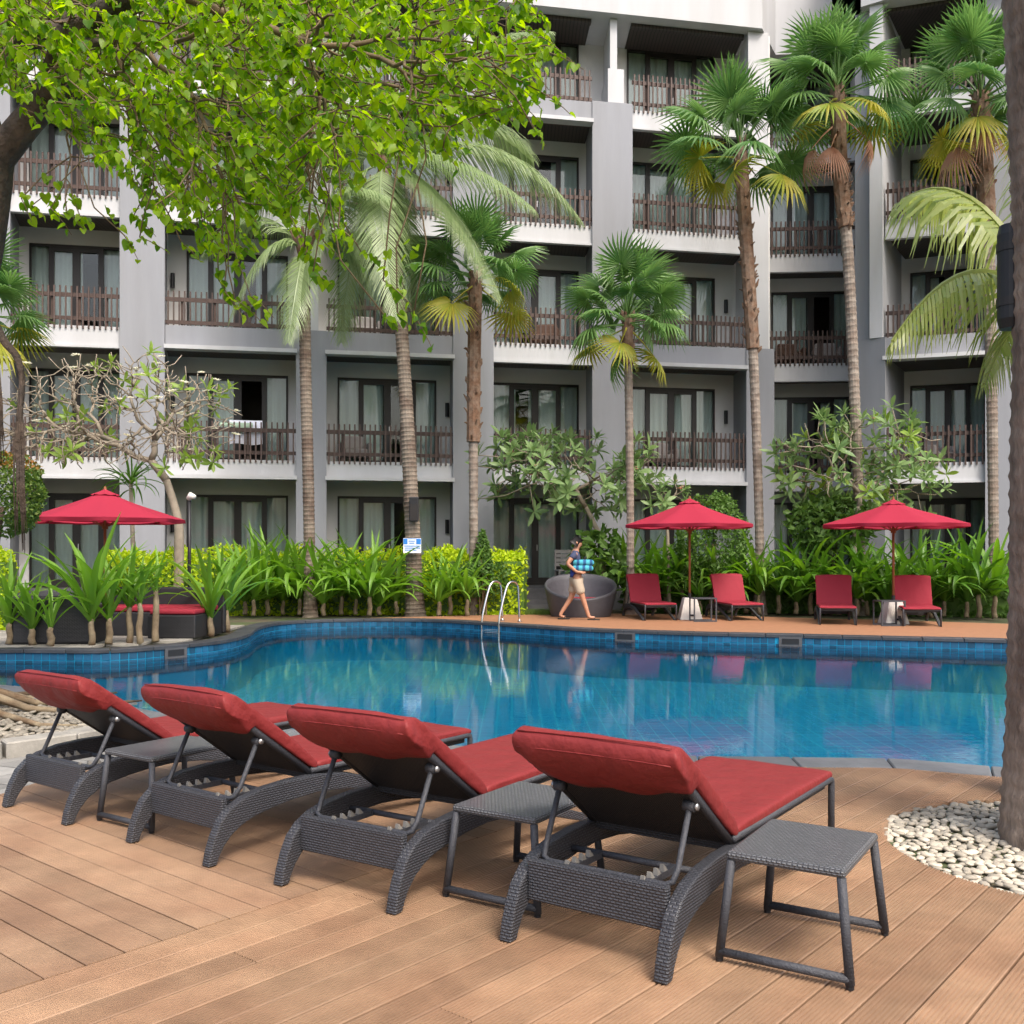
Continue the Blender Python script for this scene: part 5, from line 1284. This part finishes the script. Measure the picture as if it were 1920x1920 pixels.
# ------------------------------------------------------------------ plumerias and the big shade tree
def grow(mb, root, tips, rtip, power=.5, jit=.08, leafcb=None, sides=6, f0=(.3, .5)):
    def rec(node, pts_, prev):
        n_ = len(pts_)
        if n_ == 1:
            q = pts_[0]; mid = (node + q) / 2 + Vector((rnd(-1, 1), rnd(-1, 1), rnd(-1, .3))) * (q - node).length * jit
            mb.tube([node, mid, q], [rtip * 1.25, rtip * 1.1, rtip], max(4, sides - 1))
            if leafcb: leafcb(q, (q - mid).normalized(), node)
            return
        c = Vector((0, 0, 0))
        for p in pts_: c += p
        c /= n_
        var = [sum((p[i] - c[i]) ** 2 for p in pts_) for i in range(3)]; ax = max(range(3), key=lambda i: var[i])
        pts_ = sorted(pts_, key=lambda p: p[ax] + rnd(-.1, .1)); k = max(1, min(n_ - 1, int(n_ * rnd(.38, .62))))
        bp = node + (c - node) * rnd(*f0); L_2 = (bp - node).length
        mid = (node + bp) / 2 + Vector((rnd(-1, 1), rnd(-1, 1), rnd(-1, 1))) * L_2 * jit
        r0 = rtip * n_ ** power; r1 = rtip * max(k, n_ - k) ** power * 1.05
        mb.tube([node, mid, bp], [r0, (r0 + r1) / 2, r1], sides)
        rec(bp, pts_[:k], node); rec(bp, pts_[k:], node)
    rec(Vector(root), list(tips), None)
def rosette(mat, n_=9, L=.30, wd=.085):
    b = MB()
    for i in range(n_):
        az = i * 2.4 + rnd(-.2, .2); el = R(75 - 95 * i / n_ + rnd(-8, 8)); s = rnd(.8, 1.1); d = Vector((math.cos(az) * math.cos(el), math.sin(az) * math.cos(el), math.sin(el))); sd_ = Vector((-math.sin(az), math.cos(az), 0)); nn = d.cross(sd_)
        if nn.z < 0: nn = -nn
        vv = []; p = Vector((0, 0, 0)); dd = d
        for k, ww in enumerate((.15, .62, 1.0, .85, .08)):
            vv += [p - sd_ * ww * wd * .5 * s + nn * .012 * ww, p, p + sd_ * ww * wd * .5 * s + nn * .012 * ww]
            dd = (dd + Vector((0, 0, -.10))).normalized(); p = p + dd * L * s / 4
        b.add(vv, [(3 * k + j, 3 * k + 3 + j, 3 * k + 4 + j, 3 * k + 1 + j) for k in range(4) for j in (0, 1)])
    return b.mesh("leaf_cluster", mat, smooth=True)
def flower(mat):
    b = MB()
    for f in range(5):
        c = Vector((rnd(-.05, .05), rnd(-.05, .05), rnd(0, .06)))
        for k in range(5):
            a = k * 1.257 + f; d = Vector((math.cos(a), math.sin(a), .35)); s = Vector((-math.sin(a), math.cos(a), 0)) * .018
            b.add([c, c + d * .025 + s, c + d * .05, c + d * .025 - s], [(0, 1, 2, 3)])
    return b.mesh("blossom", mat)
rosG = [rosette(m_plumleaf) for _ in range(3)]; rosY = [rosette(m_plumleafy, 7, .27) for _ in range(2)]; flW = flower(m_flw); flP = flower(m_flp)
def plumeria(label, base, mids, cx, cy, Y, rx, ry, ntip, ros, pros, fl, pfl, rtip, lower_cut=.9, ryd=1.3, sc=1.0, r_trunk=.12):
    b0 = wingpt(base, Y); t = thing("plumeria_tree", label, "tree", b0)
    tips = []
    C0 = P(cx, cy, Y); sx = rx / F * Y; sz = ry / F * Y
    while len(tips) < ntip:
        d = Vector((rnd(-1, 1), rnd(-1, 1), rnd(-1, 1)))
        if d.length > 1 or d.length < .35: continue
        if d.z < -lower_cut: continue
        tips.append(C0 + Vector((d.x * sx, d.y * ryd, d.z * sz)))
    mb = MB(); ends = []
    pth = [Vector((b0.x, b0.y, -.05))] + [P(x, y, Y) for x, y in mids]; mb.tube(catmull(pth, 4, False), [r_trunk * (1 - .35 * i / ((len(pth) - 1) * 4)) for i in range((len(pth) - 1) * 4 + 1)], 10)
    grow(mb, pth[-1], tips, rtip, .35, .16, lambda q, d, n_: ends.append((q, d)), 6, (.28, .5))
    mb.build("branches", m_plum, t, world=True, smooth=True)
    for q, d in ends:
        r_ = random.random(); rot = (Vector((0, 0, 1)).rotation_difference((d + Vector((0, 0, .8))).normalized())).to_euler()
        if r_ < pros: inst("leaf_cluster", random.choice(ros), t, loc=q - b0, rot=rot, scale=sc * rnd(.8, 1.25))
        if random.random() < pfl: inst("blossom", fl, t, loc=q - b0 + Vector((0, 0, .08)), rot=(0, 0, rnd(0, 6)), scale=rnd(.9, 1.4))
plumeria("almost bare plumeria with white blossoms and tangled pale branches above the left parasol", 332, [(336, 1010), (330, 960), (312, 900)], 215, 785, 19.4, 240, 140, 520, rosY, .08, flW, .09, .0092, .7, 1.5, .95, .105)
plumeria("leafy plumeria with pink blossoms in the centre behind the daybed", 1130, [(1126, 1020), (1115, 985), (1098, 950)], 1062, 890, 24.0, 190, 95, 125, rosG, .97, flP, .06, .011, .75, 1.4, 1.15, .08)
plumeria("leafy plumeria with pink blossoms behind the right parasol", 1600, [(1602, 1030), (1606, 985), (1610, 950)], 1615, 885, 22.9, 170, 128, 130, rosG + rosY[:1], .95, flP, .10, .011, .75, 1.4, 1.15, .09)
plumeria("small plumeria sprig with pale leaves left of the middle parasol's peak", 1255, [(1252, 1010), (1248, 960)], 1252, 925, 23.6, 45, 50, 14, rosG, 1.0, flP, .15, .010, .8, .5, .95, .05)

# big tree on the left: trunk, limbs, aerial roots, drooping leafy twigs
TB = Vector((-4.85, 8.3, 0)); bt = thing("shade_tree", "big shade tree on the left whose bright green canopy hangs over the pool", "tree", TB)
b = MB()
b.tube(catmull([TB + Vector((0, 0, -.05)), TB + Vector((.10, -.05, .7)), P(-95, 640, 8.2), P(-55, 470, 8.15), P(-28, 330, 8.1), P(-15, 250, 8.1)], 6, False), [.50, .42, .36, .34, .33, .32, .32, .31, .31, .30, .30, .29, .28, .27, .26, .255, .25, .245, .24, .235, .23, .225, .22, .215, .21, .20, .20, .19, .18, .175, .17], 14)
b.tube(catmull([P(-15, 310, 8.1), P(45, 235, 8.0), P(92, 180, 7.9), P(112, 110, 7.7), P(140, 40, 7.5), P(190, -40, 7.3)], 5, False), [.13 - .0022 * i for i in range(26)], 10)
b.tube(catmull([P(-18, 290, 8.1), P(-40, 200, 8.2), P(-60, 60, 8.3), P(-80, -120, 8.4)], 5, False), [.15 - .003 * i for i in range(16)], 10)
b.tube(catmull([P(-60, 100, 8.2), P(40, 68, 7.6), P(125, 62, 7.2), P(200, 20, 6.9), P(300, -60, 6.6)], 5, False), [.11 - .002 * i for i in range(21)], 10)
b.tube(catmull([P(100, 78, 7.3), P(160, 80, 7.0), P(215, 78, 6.8)], 5, False), [.05 - .003 * i for i in range(11)], 8)
b.build("trunk", m_bark, bt, world=True, smooth=True)
b = MB()
for k in range(7):                                       # surface roots over the pebbles
    an = -1.2 + k * .42; d = Vector((math.cos(an), math.sin(an), 0)); q = TB + d * .3
    b.tube([q + Vector((0, 0, .25)), q + d * .5 + Vector((0, 0, .07)), q + d * 1.1 + Vector((d.y * .2, -d.x * .2, .055)), q + d * rnd(1.3, 1.6) + Vector((0, 0, .03))], [.05, .03, .02, .008], 6)
b.build("surface_roots", m_stem, bt, world=True, smooth=True)
b = MB()                                                 # hanging aerial roots
b.tube(catmull([P(-30, 560, 8.0), P(5, 635, 7.95), P(32, 670, 7.95), P(42, 720, 7.95), P(36, 790, 7.95)], 4, False), [.035, .035, .034, .034, .033, .032, .03, .03, .03, .028, .028, .026, .025, .024, .022, .02, .02], 7)
for k in range(16):
    x = 36 + rnd(-9, 9); b.tube([P(40, 730 + rnd(-40, 40), 7.95 + rnd(-.03, .03)), P(x, 830, 7.95), P(x + rnd(-4, 6), 900, 7.95), P(x + rnd(-2, 8), rnd(930, 1040), 7.95)], [.012, .009, .007, .003], 4)
for k in range(6): b.tube([P(-10, 600, 8), P(3 + rnd(-6, 6), 760, 8), P(6 + rnd(-6, 6), rnd(800, 870), 8)], [.01, .008, .003], 4)
b.build("aerial_roots", m_bark, bt, world=True, smooth=True)
canopy_poly = [Vector((x, y, 0)) for x, y in [(-80, -60), (1010, -60), (1030, 95), (1000, 150), (990, 240), (930, 225), (870, 240), (850, 300), (770, 330), (690, 300), (640, 330), (690, 490), (790, 580), (770, 600), (690, 580), (560, 500), (500, 440), (420, 480), (350, 440), (300, 400), (230, 330), (150, 275), (95, 205), (60, 215), (-80, 150)]]
tips = []
def dens(x, y):
    # thinner towards the hanging lower edge so the hotel shows through
    d = 1.0 - .6 * max(0, (y - 150)) / 400 - .45 * max(0, (x - 520)) / 400
    if x < 110 and y > 100: d *= .7
    if x > 540 and y > 280: d *= .4
    return max(.07, d) * (0.25 + 1.3 * (noise.noise(Vector((x * .011, y * .011, 3.1))) * .5 + .5))
while len(tips) < 1350:
    x, y = rnd(-80, 1030), rnd(-60, 600)
    if not inside(canopy_poly, x, y) or random.random() > dens(x, y): continue
    f = min(1, max(0, x / 1000)); tips.append(P(x, y, 7.7 - 1.2 * f + rnd(-1.3, 2.2)))
for (x, y) in [(60, 385), (95, 390), (125, 398), (150, 405), (40, 372), (232, 440), (262, 445), (250, 405), (340, 455), (420, 545), (440, 560), (410, 525), (470, 555), (745, 585), (775, 590), (720, 590), (1010, 170), (1000, 240), (1025, 85)]:
    tips.append(P(x, y, 7.2 - 1.2 * x / 1000))
leaf_pts = []
br = MB()
def hang(q, d, node):
    # a drooping leafy twig beyond the branch end
    tw = [q]; dd = (Vector((.62, -.12, -.55)) + Vector((rnd(-.3, .3), rnd(-.3, .3), rnd(-.2, .25)))).normalized(); cur = q.copy(); Lt = rnd(.10, .26)
    for k in range(4):
        cur = cur + dd * Lt / 4; dd = (dd + Vector((0, 0, -.10))).normalized(); tw.append(cur.copy())
    br.tube(tw, [.004, .0035, .003, .0025, .002], 4)
    for a, b_ in ((node, q),):
        for k in range(4): leaf_pts.append(a.lerp(b_, rnd(.35, 1)))
    for k in range(6): leaf_pts.append(tw[1 + k % 4].lerp(tw[k % 4], random.random()))
lim = [P(150, 20, 7.4), P(40, 68, 7.6), P(92, 180, 7.9), P(250, -30, 6.8)]
groups = [[] for _ in lim]
for q in tips:
    i = 3 if q.x > P(520, 0, q.y).x else (0 if q.x > P(240, 0, q.y).x else (2 if q.z < P(0, 210, q.y).z else (1 if random.random() < .5 else 0)))
    groups[i].append(q)
for l, g in zip(lim, groups):
    if g: grow(br, l, g, .0046, .355, .10, hang, 5, (.22, .42))
br.build("branches", m_twig, bt, world=True, smooth=True)
def heart(mat, fold):
    b = MB(); o_l = [(0, 0), (-.10, .30), (.05, .50), (.35, .50), (.68, .30), (1.0, 0)]
    vv = [(0.05, 0, 0)] + [(x, y, abs(y) * fold - .10 * x * x) for x, y in o_l[1:5]] + [(1.0, 0, -.12)] + [(x, -y, abs(y) * fold - .10 * x * x) for x, y in reversed(o_l[1:5])] + [(.5, 0, -.02)]
    n_ = len(vv) - 1; b.add(vv, [(n_, i, (i + 1) % n_) for i in range(n_)]); return b.mesh("leaf", mat, smooth=True)
hearts = [heart(m_leafbig, .25), heart(m_leafbig, .5)]
def leaf_xf(p):
    az = rnd(0, 6.28); dn = R(rnd(15, 75)); s = rnd(.040, .078)
    return Matrix.Translation(p) @ Matrix.Rotation(az, 4, 'Z') @ Matrix.Rotation(dn, 4, 'Y') @ Matrix.Rotation(rnd(-.9, .9), 4, 'X') @ Matrix.Scale(s, 4)
leaf_pts.sort(key=lambda p: p.y); mass = MB()
for i, p in enumerate(leaf_pts):
    Mx = leaf_xf(p); me = hearts[i % 2]
    if i < 300:
        o = inst("leaf", me, bt, world=True); o.matrix_basis = Mx
    else: mass.add([Mx @ v.co for v in me.vertices], [tuple(q.vertices) for q in me.polygons])
tag(mass.build("foliage", m_leafbig, bt, world=True, smooth=True), kind="stuff")
print("leaves", len(leaf_pts), "objects", len(bpy.data.objects))
